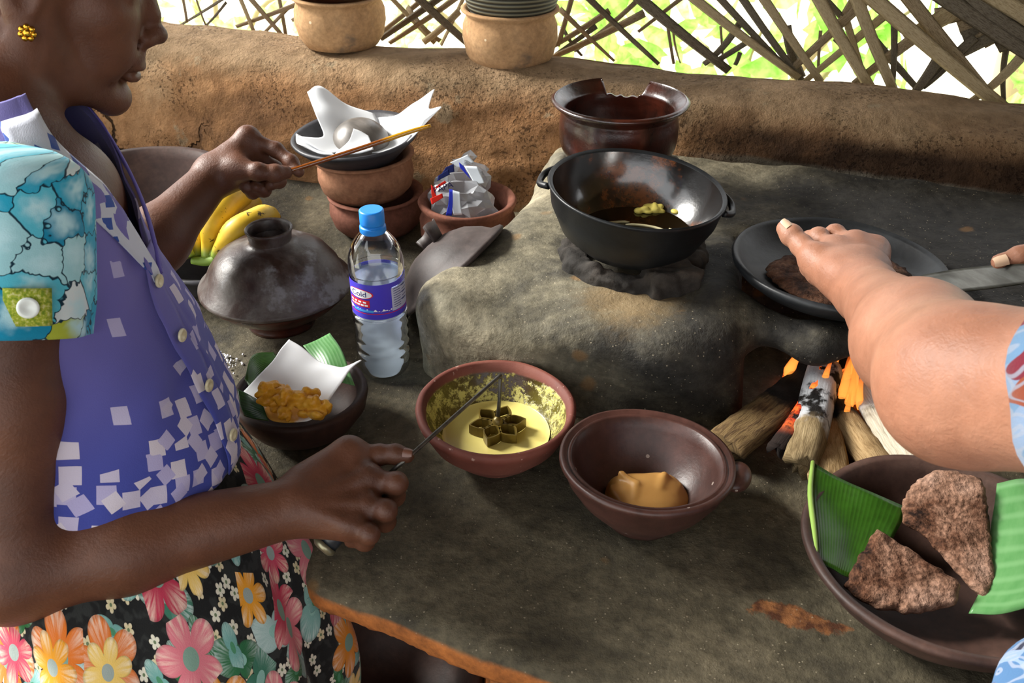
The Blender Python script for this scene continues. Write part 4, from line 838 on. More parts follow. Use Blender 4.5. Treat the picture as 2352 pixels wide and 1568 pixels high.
leaf('banana_leaf_piece', [[(2290, 1110, .90), (2350, 1100, .895), (2430, 1110, .89)], [(2275, 1220, .87), (2350, 1210, .86), (2440, 1200, .85)], [(2262, 1330, .835), (2340, 1320, .825), (2430, 1300, .82)], [(2225, 1410, .81), (2300, 1410, .80), (2400, 1380, .80)]], MT['leaf_pale'], 'broad pale green banana leaf under the flatbreads', seed=4)
V, f = slab(D3([[(2072, 1148, .895), (2100, 1112, .90), (2150, 1080, .905), (2205, 1088, .90), (2256, 1100, .895), (2270, 1160, .88), (2278, 1260, .855), (2285, 1345, .83), (2262, 1380, .82), (2225, 1345, .828), (2170, 1280, .85), (2120, 1228, .865), (2072, 1200, .878)]])[0], .011, seed=21)
based('flatbread', V, f, MT['bread'], 'coarse brown flatbread quarter leaning on the pale leaf', 'flatbread', 'flatbreads in the wide bowl')
V, f = slab(D3([[(2012, 1216, .852), (2060, 1245, .848), (2120, 1285, .838), (2188, 1328, .826), (2205, 1352, .82), (2192, 1390, .812), (2140, 1402, .81), (2080, 1410, .808), (2020, 1400, .81), (1972, 1375, .815), (1938, 1345, .822), (1960, 1300, .832)]])[0], .012, seed=22)
based('flatbread', V, f, MT['bread'], 'scorched brown flatbread wedge lying on the bowl rim', 'flatbread', 'flatbreads in the wide bowl')
# --- karahi with hot oil on a clay ring
kx, ky = .140, 1.048
S = SDF((-.12, -.125, -.03), (.12, .12, .06), .0028)
cir = lambda r, w_=.05: [(r*math.cos(t)*(1+w_*math.sin(2*t+1)), r*math.sin(t)*(1+w_*math.cos(3*t))) for t in np.linspace(0, 2*pi, 40)[:-1]]
S.prism(cir(.088, .03), -.02, .020, .010, 0); S.prism(cir(.064, .02), -.05, .08, .006, .006, True)
S.box((-.012, -.078, .028), (.034, .03, .012), .006, .008, True); S.box((.036, -.074, .008), (.032, .022, .020), .008, .006, R=np.array(Matrix.Rotation(.3, 3, 'Z')))
S.noise(.0028, .03, 6); S.noise(.0014, .012, 7); V, f = S.mesh(); st = obj('clay_trivet', V, f, MT['soot_clay']); st.location = (kx+.010, ky+.008, .969); tag(st, 'sooty broken clay ring propping up the deep iron pan', 'trivet')
kar = empty('iron_pan', (kx, ky, .987), 'deep black iron pan of hot oil with small lug handles', 'pan', rot=(.05, .085, 0))
V, f = lathe([(0, 0), (.045, 0), (.060, .006), (.084, .026), (.099, .056), (.1035, .079), (.106, .082), (.104, .085), (.100, .082)], 96, .0004, 18); obj('pan_body', V, f, MT['iron'], kar)
V, f = lathe([(.100, .082), (.0955, .056), (.079, .028), (.056, .010), (.03, .006), (0, .005)], 96); obj('pan_inside', V, f, MT['oily_iron'], kar)
def lug(ang, k=1):
    c_, s_ = math.cos(ang), math.sin(ang); t_ = np.array([-s_, c_, 0]); n_ = np.array([c_, s_, 0]); p = []
    for t in np.linspace(-1, 1, 11): p.append(n_*(.101+.014*k*(1-abs(t)**3))+t_*t*.026+np.array([0, 0, .077-.006*(1-t*t)]))
    V, f = tube(p, .0042, 8, 24); obj('lug_handle', V, f, MT['iron'], kar)
lug(math.radians(168)); lug(math.radians(-8), .9)
V, f = lathe([(0, .0), (.04, .0), (.0745, .0), (.0755, .0006)], 72); ol = obj('hot_oil', V, [q[::-1] for q in f], MT['oil']); ol.location = (kx, ky, 1.011); tag(ol, 'dark frying oil in the deep iron pan', 'oil')
S = SDF((-.035, -.02, -.01), (.035, .02, .012), .0015); r = np.random.default_rng(8)
for i in range(11): S.ell((r.uniform(-.024, .024), r.uniform(-.008, .008), r.uniform(-.002, .003)), r.uniform(.003, .008, 3)*np.array([1.2, 1, .7]), .002)
V, f = S.mesh(); c = PZ(1508, 480, 1.013); fs = obj('frying_sweet', V, f, plain('pale_fritter', '#e0d06a', .45)); fs.location = c; tag(fs, 'pale yellow sweet floating in the frying oil', 'food')
fm = [tube([(kx+.052*math.cos(t)*q-.0, ky+.03*math.sin(t)*q-.012, 1.0120) for t in np.linspace(a0, a1, 9)], [.0008]+[.0017]*7+[.0008], 6) for q, a0, a1 in ((.9, .3, 1.6), (.55, 2.2, 4.2), (1.1, -.6, .5), (.75, 4.3, 5.6), (.3, 0, 3), (1.15, 1.5, 2.3))]
V, f = join(fm); tag(based('oil_foam', V, f, plain('foam', '#b9b18c', .4), 'thin pale foam streaks floating on the hot oil', 'foam'), kind='stuff')
# --- chipped pot behind, on stones
qx, qy = .146, 1.265
V, f = lathe([(0, .004), (.045, .004), (.060, .013), (.075, .04), (.0775, .065), (.0755, .084), (.0765, .091), (.088, .101), (.0905, .104)], 180, .0008, 19, nsub=80)
V = V.reshape(80, 180, 3); jr = np.random.default_rng(2)
for j in range(180):
    t = math.degrees(math.atan2(V[40, j, 1], V[40, j, 0]))
    if 57 < t < 101:
        e = .0875-.005*math.sin((t-57)/44*pi)+.0016*math.sin(t*.55)+jr.uniform(-.0008, .0008); zc = V[:, j, 2]; i0 = int(np.argmax(zc > e)); k_ = (e-zc[i0-1])/(zc[i0]-zc[i0-1]); p_ = V[i0-1, j]+(V[i0, j]-V[i0-1, j])*k_; V[i0:, j] = p_+np.array([0, 0, 1e-5])*np.arange(80-i0)[:, None]
V = V.reshape(-1, 3)
bpot = obj('chipped_pot', V, f, MT['glaze_pot']); solidify(bpot, .0065, 0); bpot.location = (qx, qy, .998); tag(bpot, 'glossy red-brown pot with a piece broken from its rim', 'pot')
for k, (a, lb) in enumerate(((2.6, 'cement hearth stone propping the chipped pot on the side of the pot stack'), (.3, 'cement hearth stone propping the chipped pot on the side of the griddle'), (-1.5, 'cement hearth stone between the chipped pot and the deep iron pan'))):
    S = SDF((-.06, -.06, -.03), (.06, .06, .06), .003); S.box((0, 0, .0), (.034, .026, .028), .012, 0); S.noise(.006, .04, 30+k); S.noise(.002, .015, 40+k); V, f = S.mesh()
    based('hearth_stone', V+np.array([qx+.066*math.cos(a), qy+.066*math.sin(a), .978]), f, MT['cement_stone'], lb, 'stone')
# --- griddle with a flatbread
gx, gy = .378, .985
gr = vessel('clay_griddle', [(0, 0), (.07, .002), (.10, .010), (.116, .022), (.1215, .029), (.1225, .034), (.1185, .037), (.1135, .033), (.10, .020), (.06, .010), (0, .008)], MT['pan'], (gx, gy, .968), 'wide shallow black clay griddle over the fire', 'griddle', seed=20, seg=96, rot=(-.02, .025, 0))
V, f = slab([(gx+.082*math.cos(t)*(1+.06*math.sin(3*t)), gy-.016+.068*math.sin(t)*(1+.05*math.sin(2*t)), .985+.0045) for t in np.linspace(0, 2*pi, 24)[:-1]], .010, seed=23)
based('flatbread', V, f, MT['bread_dark'], 'dark flatbread baking on the griddle under the hand', 'flatbread')
# spatula blade over the griddle (held by the second cook)
spat = empty('spatula', PD(2200, 650, .93), 'old steel spatula blade held by the woman at the griddle', 'spatula')
top = [PD(2062, 650, .985), PD(2120, 632, .965), PD(2200, 618, .945), PD(2280, 610, .92), PD(2360, 606, .90), PD(2460, 600, .87)]
bot = [PD(2060, 668, .98), PD(2130, 690, .96), PD(2200, 672, .94), PD(2280, 662, .915), PD(2360, 650, .895), PD(2460, 632, .87)]
V, f, uv = sheet([top, [(a+b_)/2 for a, b_ in zip(top, bot)], bot], 8, 24); solidify(world_obj('blade', V, f, MT['steel'], spat, uv=uv), .0022)
V, f = tube([PD(2440, 615, .875), PD(2560, 600, .84), PD(2700, 585, .80)], [.011, .013, .012], 12, 10); world_obj('grip', V, f, MT['handle'], spat)
# --- fire: logs, embers, flames
def log(p0, p1, w0, w1, mat, label, seed, flat=.7, cat='firewood', grp='burning firewood'):
    p0, p1 = np.array(p0), np.array(p1); n, sg = 22, 18; t = np.linspace(0, 1, n); r = np.random.default_rng(seed)
    d = (p1-p0)/np.linalg.norm(p1-p0); s = np.cross(d, (0, 0, 1)); s /= np.linalg.norm(s); u = np.cross(s, d); V = []; uv = []
    ph = np.sort(r.uniform(0, 2*pi, 5)); am = r.uniform(.82, 1.12, 5)
    for i in range(n):
        c = p0+(p1-p0)*t[i]+s*math.sin(t[i]*3+seed)*.004; w = w0+(w1-w0)*t[i]
        for j in range(sg):
            a = 2*pi*j/sg; k = .92+.12*math.cos(2*a+seed)+.10*math.cos(3*a+seed*2); q = c+(s*math.cos(a)+u*math.sin(a)*flat)*w*k
            V.append(q); uv.append((j/sg, t[i]))
    V = np.array(V); V += (wob(V, .03, seed)*.0022)[:, None]*u+(wob(V, .012, seed+50)*.0010)[:, None]*u
    e = r.uniform(-.006, .006, sg); V[:sg] -= d*e[:, None]
    V = np.vstack([V, p0+d*.003, p1]); f = [(i*sg+j, i*sg+(j+1) % sg, (i+1)*sg+(j+1) % sg, (i+1)*sg+j) for i in range(n-1) for j in range(sg)]
    f += [(n*sg, (j+1) % sg, j) for j in range(sg)]+[(n*sg+1, (n-1)*sg+j, (n-1)*sg+(j+1) % sg) for j in range(sg)]
    uv += [(.5, 0), (.5, 1)]
    return based('firewood_log', V, f, mat, label, cat, grp, uv=uv)
Z = CT
log(PZ(1662, 1030, Z+.024), PZ(1862, 850, Z+.030), .025, .019, MT['log_bark'], 'rough bark-covered log nearest the dough bowl', 31)
log(PZ(1783, 1030, Z+.030), PZ(1900, 858, Z+.052), .0135, .013, MT['log_ember'], 'thin stick glowing red with embers', 32)
log(PZ(1832, 1068, Z+.030), PZ(1908, 845, Z+.050), .020, .021, MT['log_ash'], 'ash-covered log charred black and white on top of the fire', 33)
log(PZ(1902, 1110, Z+.018), PZ(1915, 930, Z+.022), .027, .012, MT['log_pale'], 'pale split log pointing at the banana leaf', 34, .55)
log(PZ(2070, 1120, Z+.020), PZ(1918, 920, Z+.028), .026, .016, MT['log_pale'], 'pale split plank with charred tip beside the white log', 35, .5)
log(PZ(2120, 1100, Z+.026), PZ(1965, 870, Z+.040), .0145, .020, MT['log_white'], 'whitish smooth log under the forearm', 36)
log(PZ(2200, 1105, Z+.020), PZ(2010, 900, Z+.030), .025, .02, MT['log_bark'], 'brown log half hidden under the forearm', 37)
log(PZ(1765, 985, Z+.018), PZ(1875, 845, Z+.026), .016, .016, MT['log_char'], 'black charred log between the bark log and the glowing stick', 38)
fire = empty('fire', PZ(1910, 880, Z+.03), 'orange flames licking up between the logs', 'fire')
def flame(px, py, h, wd, dz, ln, seed):
    b0 = PZ(px, py, Z+dz); n, sg = 22, 14; V = []; uv = []
    for i in range(n):
        t = i/(n-1); rad = wd*(t*3.2+.25 if t < .23 else 1.0)*(1-t)**.95+.0003; c = b0+np.array([ln*t+math.sin(t*4+seed)*wd*.5*t, math.cos(t*3+seed)*wd*.4*t, h*t])
        for j in range(sg): a = 2*pi*j/sg; V.append(c+np.array([math.cos(a)*rad, math.sin(a)*rad*.6, 0])); uv.append((j/sg, t))
    world_obj('flame', V, [(i*sg+j, i*sg+(j+1) % sg, (i+1)*sg+(j+1) % sg, (i+1)*sg+j) for i in range(n-1) for j in range(sg)], MT['flame'], fire, uv=uv)
for k_, a_ in enumerate([(1944, 955, .085, .0075, .02, -.003), (1930, 925, .08, .008, .03, .002), (1958, 920, .075, .007, .03, -.004), (1946, 890, .07, .009, .03, .002), (1806, 868, .055, .009, .03, .012), (1900, 870, .06, .008, .035, .006), (1866, 862, .05, .007, .035, .008), (1936, 972, .05, .005, .02, .003), (1885, 895, .05, .006, .04, .008), (1972, 940, .06, .006, .03, -.006)]): flame(*a_, k_+1)
S = SDF((-.07, -.05, -.02), (.07, .05, .03), .003); r = np.random.default_rng(11)
for i in range(26): S.ell((r.uniform(-.05, .05), r.uniform(-.03, .03), r.uniform(-.008, .004)), r.uniform(.007, .014, 3), .002)
V, f = S.mesh(); tag(based('ember_bed', V+PZ(1915, 885, Z+.012), f, MT['log_ember'], 'bed of glowing embers under the logs', 'embers', uv=[(0, .6)]*len(V)), kind='stuff')
V, f = tube([PY(1848, 800, .885), PY(1900, 806, .885), PY(2050, 812, .885)], .0055, 10, 10); based('iron_bar', V, f, MT['iron'], 'black iron bar across the mouth of the fire chamber', 'bar')
# --- stacked bowls in the niche
nx = np.array([-.128, .640, .66])
for k in range(4):
    vessel('clay_bowl', bowl_prof(.098-.002*k, .075, .05, .009), MT['dull_clay'], (nx[0], nx[1]+.05, .505+.026*k), ['lowest', 'second lowest', 'second highest', 'topmost'][k]+' dark clay bowl of the stack in the niche under the counter', 'bowl', 'bowls stacked in the niche', seed=60+k)
V, f = quad_box(nx[0]-.06, nx[0]+.08, nx[1]-.02, nx[1]+.12, .0, .503); based('mud_plinth', V, f, MT['mud'], 'dark mud plinth under the stacked bowls in the niche', 'plinth', smooth=False)
V, f, uv = sheet([[PZ(790, 1385, .80), PZ(800, 1388, .80)], [PZ(782, 1410, .77), PZ(796, 1412, .77)], [PZ(776, 1432, .75), PZ(786, 1434, .75)]], 10, 6); solidify(based('cloth_strip', V, f, MT['cement_stone'], 'greyish scrap of cloth hanging from the counter rim in the niche', 'cloth', uv=uv), .001)
# --- crumbs of flour
cr = []; r = np.random.default_rng(5)
for i in range(46):
    c = PZ(528+r.normal()*16, 828+r.normal()*12, CT+.0016); V, f = lathe([(0, 0), (.0012, .0003), (.0009, .0014), (0, .0017)], 6); cr.append((V*r.uniform(.5, 1.6)+c-np.array([0, 0, .001]), f))
V, f = join(cr); tag(based('flour_crumbs', V, f, MT['lb_w'], 'white flour crumbs scattered on the counter by the covered bowl', 'crumbs'), kind='stuff')
# ------------------------------------------------------------------ water bottle
bq = PZ(884, 845, CT); B0 = (bq[0], bq[1], CT+.001)
bot = empty('water_bottle', B0, 'clear plastic water bottle with blue cap and violet label', 'bottle')
BR = .0325
def wave(V, z0, z1, amp):
    V = V.copy(); a = np.arctan2(V[:, 1], V[:, 0]); m = (V[:, 2] > z0) & (V[:, 2] < z1)
    k = 1+amp*np.sin((V[:, 2]+.0022*np.sin(3*a+1))*2*pi/.0135)*m; V[:, 0] *= k; V[:, 1] *= k; return V
prof = spline([(0, .006), (.014, .004), (.024, 0), (.030, .004), (BR, .016), (BR, .028), (BR, .05), (BR, .084), (BR-.0012, .088), (BR-.0012, .136), (BR, .140), (BR-.0002, .150), (.0308, .160), (.0265, .172), (.0195, .182), (.0140, .188), (.0125, .190), (.0125, .199)], 110)
V, f = lathe(prof, 64); obj('bottle_body', wave(V, .03, .085, .032), f, MT['pet'], bot)
wp = spline([(0, .0075), (.014, .0055), (.024, .002), (.029, .006), (BR-.0012, .017), (BR-.0012, .05), (BR-.0012, .084), (BR-.0022, .09), (BR-.0022, .128), (BR-.003, .1285), (.015, .1285), (0, .1285)], 90)
V, f = lathe(wp, 64); obj('water', wave(V, .03, .084, .022), f, MT['water'], bot)
V, f = lathe([(0, .2152), (.0122, .2152), (.0125, .2152), (.0138, .2142), (.0140, .2138), (.0142, .2136), (.0142, .2), (.0142, .1985), (.0140, .1983), (.0132, .1981), (.0132, .1960), (.0134, .1957), (.0150, .195), (.0151, .1945), (.0152, .189), (.0145, .1875), (.013, .188)][::-1], 60)
a_ = np.arctan2(V[:, 1], V[:, 0]); m = (V[:, 2] > .198) & (V[:, 2] < .213); V[:, :2] *= (1+.012*np.sin(a_*30)*m)[:, None]; obj('cap', V, f, MT['cap_blue'], bot)
# label: violet top and bottom bands, see-through middle with panels; printed shapes wrapped round the bottle
RL = BR-.0004
def wrap(pts, r): return [((r)*math.cos(a), (r)*math.sin(a), z) for a, z in pts]
def band(name, a0, a1, zlo, zhi, mat, r, parent, na=60, nz=3):
    V = []; uv = []
    for i in range(na):
        a = a0+(a1-a0)*i/(na-1); lo = zlo(a) if callable(zlo) else zlo; hi = zhi(a) if callable(zhi) else zhi
        for j in range(nz): V.append((r*math.cos(a), r*math.sin(a), lo+(hi-lo)*j/(nz-1)))
    return obj(name, V, grid_faces(na, nz), mat, parent)
la = band('label', 0, 2*pi, .092, .134, MT['lab_clear'], RL, bot, 96, 4)
band('top_band', 0, 2*pi, .1285, .1345, MT['lab'], RL+.0002, la, 96); band('bottom_band', 0, 2*pi, .0885, .0975, MT['lab'], RL+.0002, la, 96)
band('red_line', 0, 2*pi, .0955, .0963, MT['lb_r'], RL+.0004, la, 96)
A0 = math.radians(-118)                      # towards the camera, left part of the label
band('label_field', A0-.95, A0+1.15, .0975, .1285, MT['lab'], RL+.00015, la, 40)
band('snow_line', A0-.9, A0+1.1, lambda a: .0995, lambda a: .1005+.0012*math.sin(a*19)+.0009*math.sin(a*43), MT['lb_w'], RL+.0004, la, 90)
band('info_panel', A0+1.12, A0+2.05, .0975, .1275, MT['lb_g'], RL+.0004, la, 30)
for k in range(9): band('info_line', A0+1.2, A0+1.2+(.34 if k % 3 else .62), .1255-.003*k, .1262-.003*k, MT['lb_n'], RL+.0006, la, 10, 2); 
for k in range(5): band('info_line', A0+1.62, A0+1.95, .1245-.0045*k, .1252-.0045*k, MT['lb_n'], RL+.0006, la, 10, 2)
def oval(name, ac, zc, wa, hz, mat, r):
    band(name, ac-wa, ac+wa, lambda a: zc-hz*math.sqrt(max(0, 1-((a-ac)/wa)**2)), lambda a: zc+hz*math.sqrt(max(0, 1-((a-ac)/wa)**2)), mat, r, la, 50, 4)
oval('oval_border', A0-.10, .1215, .56, .0062, MT['lb_r'], RL+.0005); oval('oval_field', A0-.12, .1215, .53, .0056, MT['lb_w'], RL+.0007)
band('red_block', A0-.62, A0+.30, .1045, .1140, MT['lb_r'], RL+.0005, la, 24); band('blue_block', A0-.42, A0+.42, .0982, .1012, MT['lb_b'], RL+.0007, la, 24); band('white_square', A0-.66, A0-.52, .0985, .1025, MT['lb_w'], RL+.0007, la, 6)
def text_mesh(s, size):
    cu = bpy.data.curves.new('txt', 'FONT'); cu.body = s; cu.size = size; cu.align_x = 'CENTER'; cu.resolution_u = 3
    t = bpy.data.objects.new('txt', cu); COL.objects.link(t); me = t.to_mesh()
    V = np.array([v.co[:] for v in me.vertices]); f = [tuple(p.vertices) for p in me.polygons]; t.to_mesh_clear(); bpy.data.objects.remove(t); bpy.data.curves.remove(cu); return V, f
V, f = text_mesh('Cold', .0098); V[:, 0] *= 1.15; aa = A0-.13+V[:, 0]/RL; obj('lettering', np.stack([(RL+.001)*np.cos(aa), (RL+.001)*np.sin(aa), V[:, 1]+.1184], 1), f, MT['lb_n'], la, smooth=False)
for k, (s, z) in enumerate((('PURE WATER', .1098), ('DRINK IT COLD', .1060))):
    for q in range(4 if k == 0 else 5): band('white_mark', A0-.56+q*(.2 if k == 0 else .165), A0-.56+q*(.2 if k == 0 else .165)+.13, z, z+.0022, MT['lb_w'], RL+.0008, la, 6)

# ------------------------------------------------------------------ crumpled plastic bag in the pot
bag = empty('plastic_bag', (bp[0], bp[1], CT+.03), 'crumpled clear plastic bag with red and blue print', 'bag')
S = SDF((-.08, -.07, -.03), (.08, .07, .13), .0026); r = np.random.default_rng(3)
def bz(px, py, d): return PD(px, py, d)-np.array([bp[0], bp[1], CT+.03])
S.ell(bz(1035, 465, 1.41), (.030, .028, .03), .01); S.ell(bz(1085, 478, 1.41), (.032, .03, .035), .012); S.ell(bz(1050, 425, 1.43), (.030, .024, .026), .01)
S.ell(bz(1090, 410, 1.44), (.024, .018, .022), .008); S.cap(bz(1060, 395, 1.44), bz(1082, 356, 1.45), .014, .007, .006); S.cap(bz(1100, 400, 1.44), bz(1118, 388, 1.44), .014, .006, .006)
S.noise(.006, .03, 5); S.noise(.003, .014, 6); V, f = S.mesh()
# facet it: decimate-like crumple by snapping
o = obj('crumpled_film', V, f, MT['bag_clear'], bag, smooth=False); dm = o.modifiers.new('d', 'DECIMATE'); dm.ratio = .035
def patch_on_bag(name, pts, d, mat, lift=.0):
    V, f, uv = sheet([[PD(px, py, d) for px, py in row] for row in pts], 10, 10, .0008, 4); solidify(world_obj(name, V, f, mat, bag, uv=uv), .0006)
patch_on_bag('white_film', [[(1040, 436), (1056, 440)], [(1038, 470), (1058, 470)], [(1042, 494), (1062, 493)]], 1.371, MT['lb_pw'])
patch_on_bag('blue_print', [[(1032, 434), (1040, 434)], [(1030, 468), (1040, 470)], [(1024, 494), (1038, 495)]], 1.369, MT['lb_pb'])
patch_on_bag('red_print', [[(990, 424), (1000, 432)], [(992, 450), (1002, 448)], [(1000, 462), (1008, 454)]], 1.372, MT['lb_pr'])
patch_on_bag('red_print', [[(988, 456), (1016, 444)], [(992, 470), (1018, 454)]], 1.367, MT['lb_pr'])
patch_on_bag('red_print', [[(1000, 428), (1022, 414)], [(1002, 434), (1026, 418)]], 1.372, MT['lb_pr'])
patch_on_bag('blue_print', [[(1006, 404), (1030, 388)], [(1004, 416), (1034, 400)]], 1.388, MT['lb_pn'])
patch_on_bag('blue_print', [[(1024, 384), (1042, 376)], [(1012, 402), (1044, 394)]], 1.402, MT['lb_pn'])
patch_on_bag('blue_print', [[(1054, 372), (1064, 380)], [(1056, 384), (1082, 412)]], 1.400, MT['lb_pb'])
patch_on_bag('white_film', [[(1066, 380), (1096, 382)], [(1082, 408), (1110, 412)], [(1090, 424), (1112, 420)]], 1.398, MT['lb_pw'])
patch_on_bag('white_film', [[(1034, 372), (1074, 354)], [(1052, 384), (1090, 372)]], 1.425, MT['lb_pw'])
V, f = text_mesh('PAPA', .0125); a = PD(1020, 437, 1.352); dx = (PD(1040, 428, 1.354)-PD(1004, 441, 1.350)); dx /= np.linalg.norm(dx); up = np.cross(dx, ray(1020, 437)); up = up/np.linalg.norm(up)
up = up if up[2] > 0 else -up
world_obj('lettering', a+V[:, 0:1]*dx+V[:, 1:2]*up, f, MT['lb_pn'], bag, smooth=False)
# ------------------------------------------------------------------ the woman at the bowls
TH = math.radians(18)
def frame(yaw, bow, roll=0.0):
    f = np.array([math.cos(yaw)*math.cos(bow), math.sin(yaw)*math.cos(bow), -math.sin(bow)]); l = np.array([-math.sin(yaw), math.cos(yaw), 0])
    u = np.cross(f, l); l2 = l*math.cos(roll)+u*math.sin(roll); u2 = np.cross(f, l2); return np.stack([f, l2, u2], 1)
def head(S, org, R, s=1.0, neck=None):
    """face, jaw, ears and skull in a local frame (forward, left, up) about the ear axis"""
    def w(p): return org+R@(np.array(p)*s)
    def E(c, r, k=.01, sub=False, Q=None): S.ell(w(c), np.array(r)*s, k*s, R if Q is None else R@Q, sub)
    def C(a, b_, ra, rb, k=.01, sub=False): S.cap(w(a), w(b_), ra*s, rb*s, k*s, sub)
    E((.003, 0, .048), (.094, .074, .086), 0)
    E((.046, 0, -.022), (.056, .054, .072), .02)
    for sd in (1, -1):
        C((.010, sd*.050, -.045), (.045, sd*.040, -.080), .019, .017, .018); C((.045, sd*.040, -.080), (.082, sd*.012, -.098), .017, .016, .016)
        C((.006, sd*.058, .0), (.010, sd*.052, -.045), .018, .019, .018)
        E((.062, sd*.036, -.006), (.030, .026, .026), .02); E((.072, sd*.030, -.045), (.022, .018, .026), .02)
        E((.092, sd*.031, .022), (.014, .017, .010), .008, True); E((.078, sd*.031, .018), (.0145, .015, .0135), .004)
        C((.083, sd*.045, .020), (.0915, sd*.022, .0275), .005, .005, .004); C((.083, sd*.045, .013), (.089, sd*.022, .010), .004, .004, .005)
        E((.105, sd*.0125, -.0275), (.0105, .0085, .0082), .006)
        E((.110, sd*.0075, -.036), (.004, .0035, .004), .003, True)
        # ear: shell, bowl, lobe
        E((-.008, sd*.076, .004), (.019, .007, .031), .006); E((-.004, sd*.083, .002), (.010, .006, .016), .004, True); E((-.001, sd*.075, -.033), (.0095, .0055, .013), .006)
        C((.085, sd*.012, .036), (.078, sd*.045, .038), .010, .009, .012)
    C((.094, 0, .026), (.108, 0, -.004), .0085, .0100, .012); E((.114, 0, -.022), (.0135, .0125, .0110), .008)
    E((.095, 0, -.047), (.014, .026, .014), .012)
    E((.101, 0, -.0575), (.0105, .022, .0062), .005); E((.098, 0, -.070), (.0105, .019, .0070), .005); C((.104, -.024, -.0640), (.104, .024, -.0640), .0014, .0014, .003, True)
    pass
    E((.083, 0, -.098), (.0185, .020, .0165), .012)
    for sd in (1, -1): C((.098, sd*.020, -.030), (.088, sd*.030, -.066), .0020, .0018, .006, True); C((.080, sd*.034, -.06), (.07, sd*.034, -.09), .0015, .001, .005, True)
    if neck is not None: S.cap(w((-.022, 0, -.03)), neck, .048*s, .052*s, .03*s)
HR = frame(math.radians(19), math.radians(20)); HS = .90
NOSE = PD(384, 84, .905); HO = NOSE-HR@np.array([.1265, 0, -.022])*HS
NECK = np.array([-.452, .79, 1.215])
SHR, SHL = np.array([-.394, .676, 1.196]), np.array([-.505, .905, 1.196])
ELR, ELL = PD(33, 1318, .79), np.array([-.455, .955, .985])
WRR, WRL = PD(684, 1163, .862), PD(494, 402, 1.195)
S = SDF((-.68, .47, .84), (-.05, 1.22, 1.45), .0027)
# trunk inside the clothes
S.ell((-.40, .725, .98), (.10, .11, .13), .0); S.ell((-.44, .765, 1.10), (.085, .115, .13), .04); S.cap((-.40, .70, 1.175), (-.495, .88, 1.175), .048, .048, .04); S.cap((-.45, .79, 1.10), NECK, .07, .055, .04)
S.ell((-.395, .79, 1.165), (.04, .06, .05), .03)
head(S, HO, HR, HS, NECK)
# right arm (near the camera)
S.cap(SHR, ELR*.5+SHR*.5, .046, .041, .03); S.cap(ELR*.5+SHR*.5, ELR, .041, .036, .02)
mid = ELR*.62+WRR*.38; S.cap(ELR, mid, .038, .037, .02); S.cap(mid, WRR, .037, .0255, .02)
def fingers(S, wrist, mcps, chains, r0=.0098, k=.007, palm=.0125):
    for m in mcps: S.cap(wrist, m, palm*1.35, palm, .016)
    for a, b_ in zip(mcps[:-1], mcps[1:]): S.cap((a+wrist)*.5, (b_+wrist)*.5, palm*1.2, palm*1.2, .016); S.cap(a*.85+wrist*.15, b_*.85+wrist*.15, palm*.95, palm*.95, .012)
    for ch, r in chains:
        for i in range(len(ch)-1): S.cap(ch[i], ch[i+1], r*(1-.08*i), r*(1-.08*(i+1)), k if i == 0 else .003)
        for p in ch[1:-1]: S.ell(p, (r*1.06,)*3, .003)
m1 = [PD(812, 1046, .893), PD(846, 1102, .882), PD(838, 1162, .868), PD(806, 1207, .855)]
fingers(S, WRR, m1, [([m1[0], PD(872, 1044, .898), PD(908, 1043, .897), PD(934, 1046, .895)], .0098),
                     ([m1[1], PD(910, 1110, .872), PD(905, 1138, .893), PD(872, 1148, .908)], .0105),
                     ([m1[2], PD(886, 1172, .855), PD(884, 1196, .876), PD(850, 1192, .893)], .0102),
                     ([m1[3], PD(848, 1226, .842), PD(838, 1242, .858), PD(806, 1240, .870)], .0092),
                     ([PD(735, 1100, .885), PD(800, 1090, .918), PD(856, 1098, .925), PD(890, 1108, .918)], .0105)])
S.cap(PD(700, 1105, .875), PD(798, 1040, .893), .016, .013, .015); S.ell(m1[0]+np.array([-.004, 0, .004]), (.0135,)*3, .008)
for m in m1[1:]: S.ell(m+np.array([0, -.002, .004]), (.0128,)*3, .008)
for a in (m1[1], m1[2], m1[3]): S.cap(a*.8+WRR*.2+np.array([0, -.006, .008]), a+np.array([0, -.005, .008]), .008, .0105, .006)
for a in (m1[1]*.5+m1[2]*.5, m1[2]*.5+m1[3]*.5, m1[0]*.5+m1[1]*.5): S.cap(a*.9+WRR*.1+np.array([0, -.016, .020]), a*.45+WRR*.55+np.array([0, -.020, .026]), .0060, .004, .008, True)
for q, (a, b_) in enumerate(((m1[1], .35), (m1[2], .3), (m1[3], .3))): S.cap(WRR*.7+a*.3+np.array([0, -.012, .0145]), a+np.array([0, -.006, .0095]), .0042, .005, .006)
# left arm (far), pinching the skewer
S.cap(SHL, ELL, .045, .038, .03); mid = ELL*.6+WRL*.4; S.cap(ELL, mid, .038, .036, .02); S.cap(mid, WRL, .036, .0235, .02)
m2 = [PD(570, 318, 1.205), PD(584, 348, 1.215), PD(574, 378, 1.22), PD(556, 402, 1.22)]
fingers(S, WRL, m2, [([m2[0], PD(634, 344, 1.205), PD(668, 372, 1.20), PD(686, 394, 1.195)], .0098),
                     ([m2[1], PD(634, 388, 1.225), PD(640, 415, 1.212), PD(622, 424, 1.20)], .0098),
                     ([m2[2], PD(612, 412, 1.225), PD(606, 436, 1.21), PD(588, 430, 1.20)], .0094),
                     ([m2[3], PD(584, 428, 1.222), PD(580, 442, 1.21), PD(566, 434, 1.20)], .0085),
                     ([PD(535, 388, 1.18), PD(592, 394, 1.172), PD(632, 398, 1.178), PD(656, 396, 1.185)], .0112)])
S.cap(WRL, PD(545, 386, 1.185), .021, .017, .015); S.ell(m2[0]+np.array([0, 0, .003]), (.0135,)*3, .008)
V, f = S.mesh()
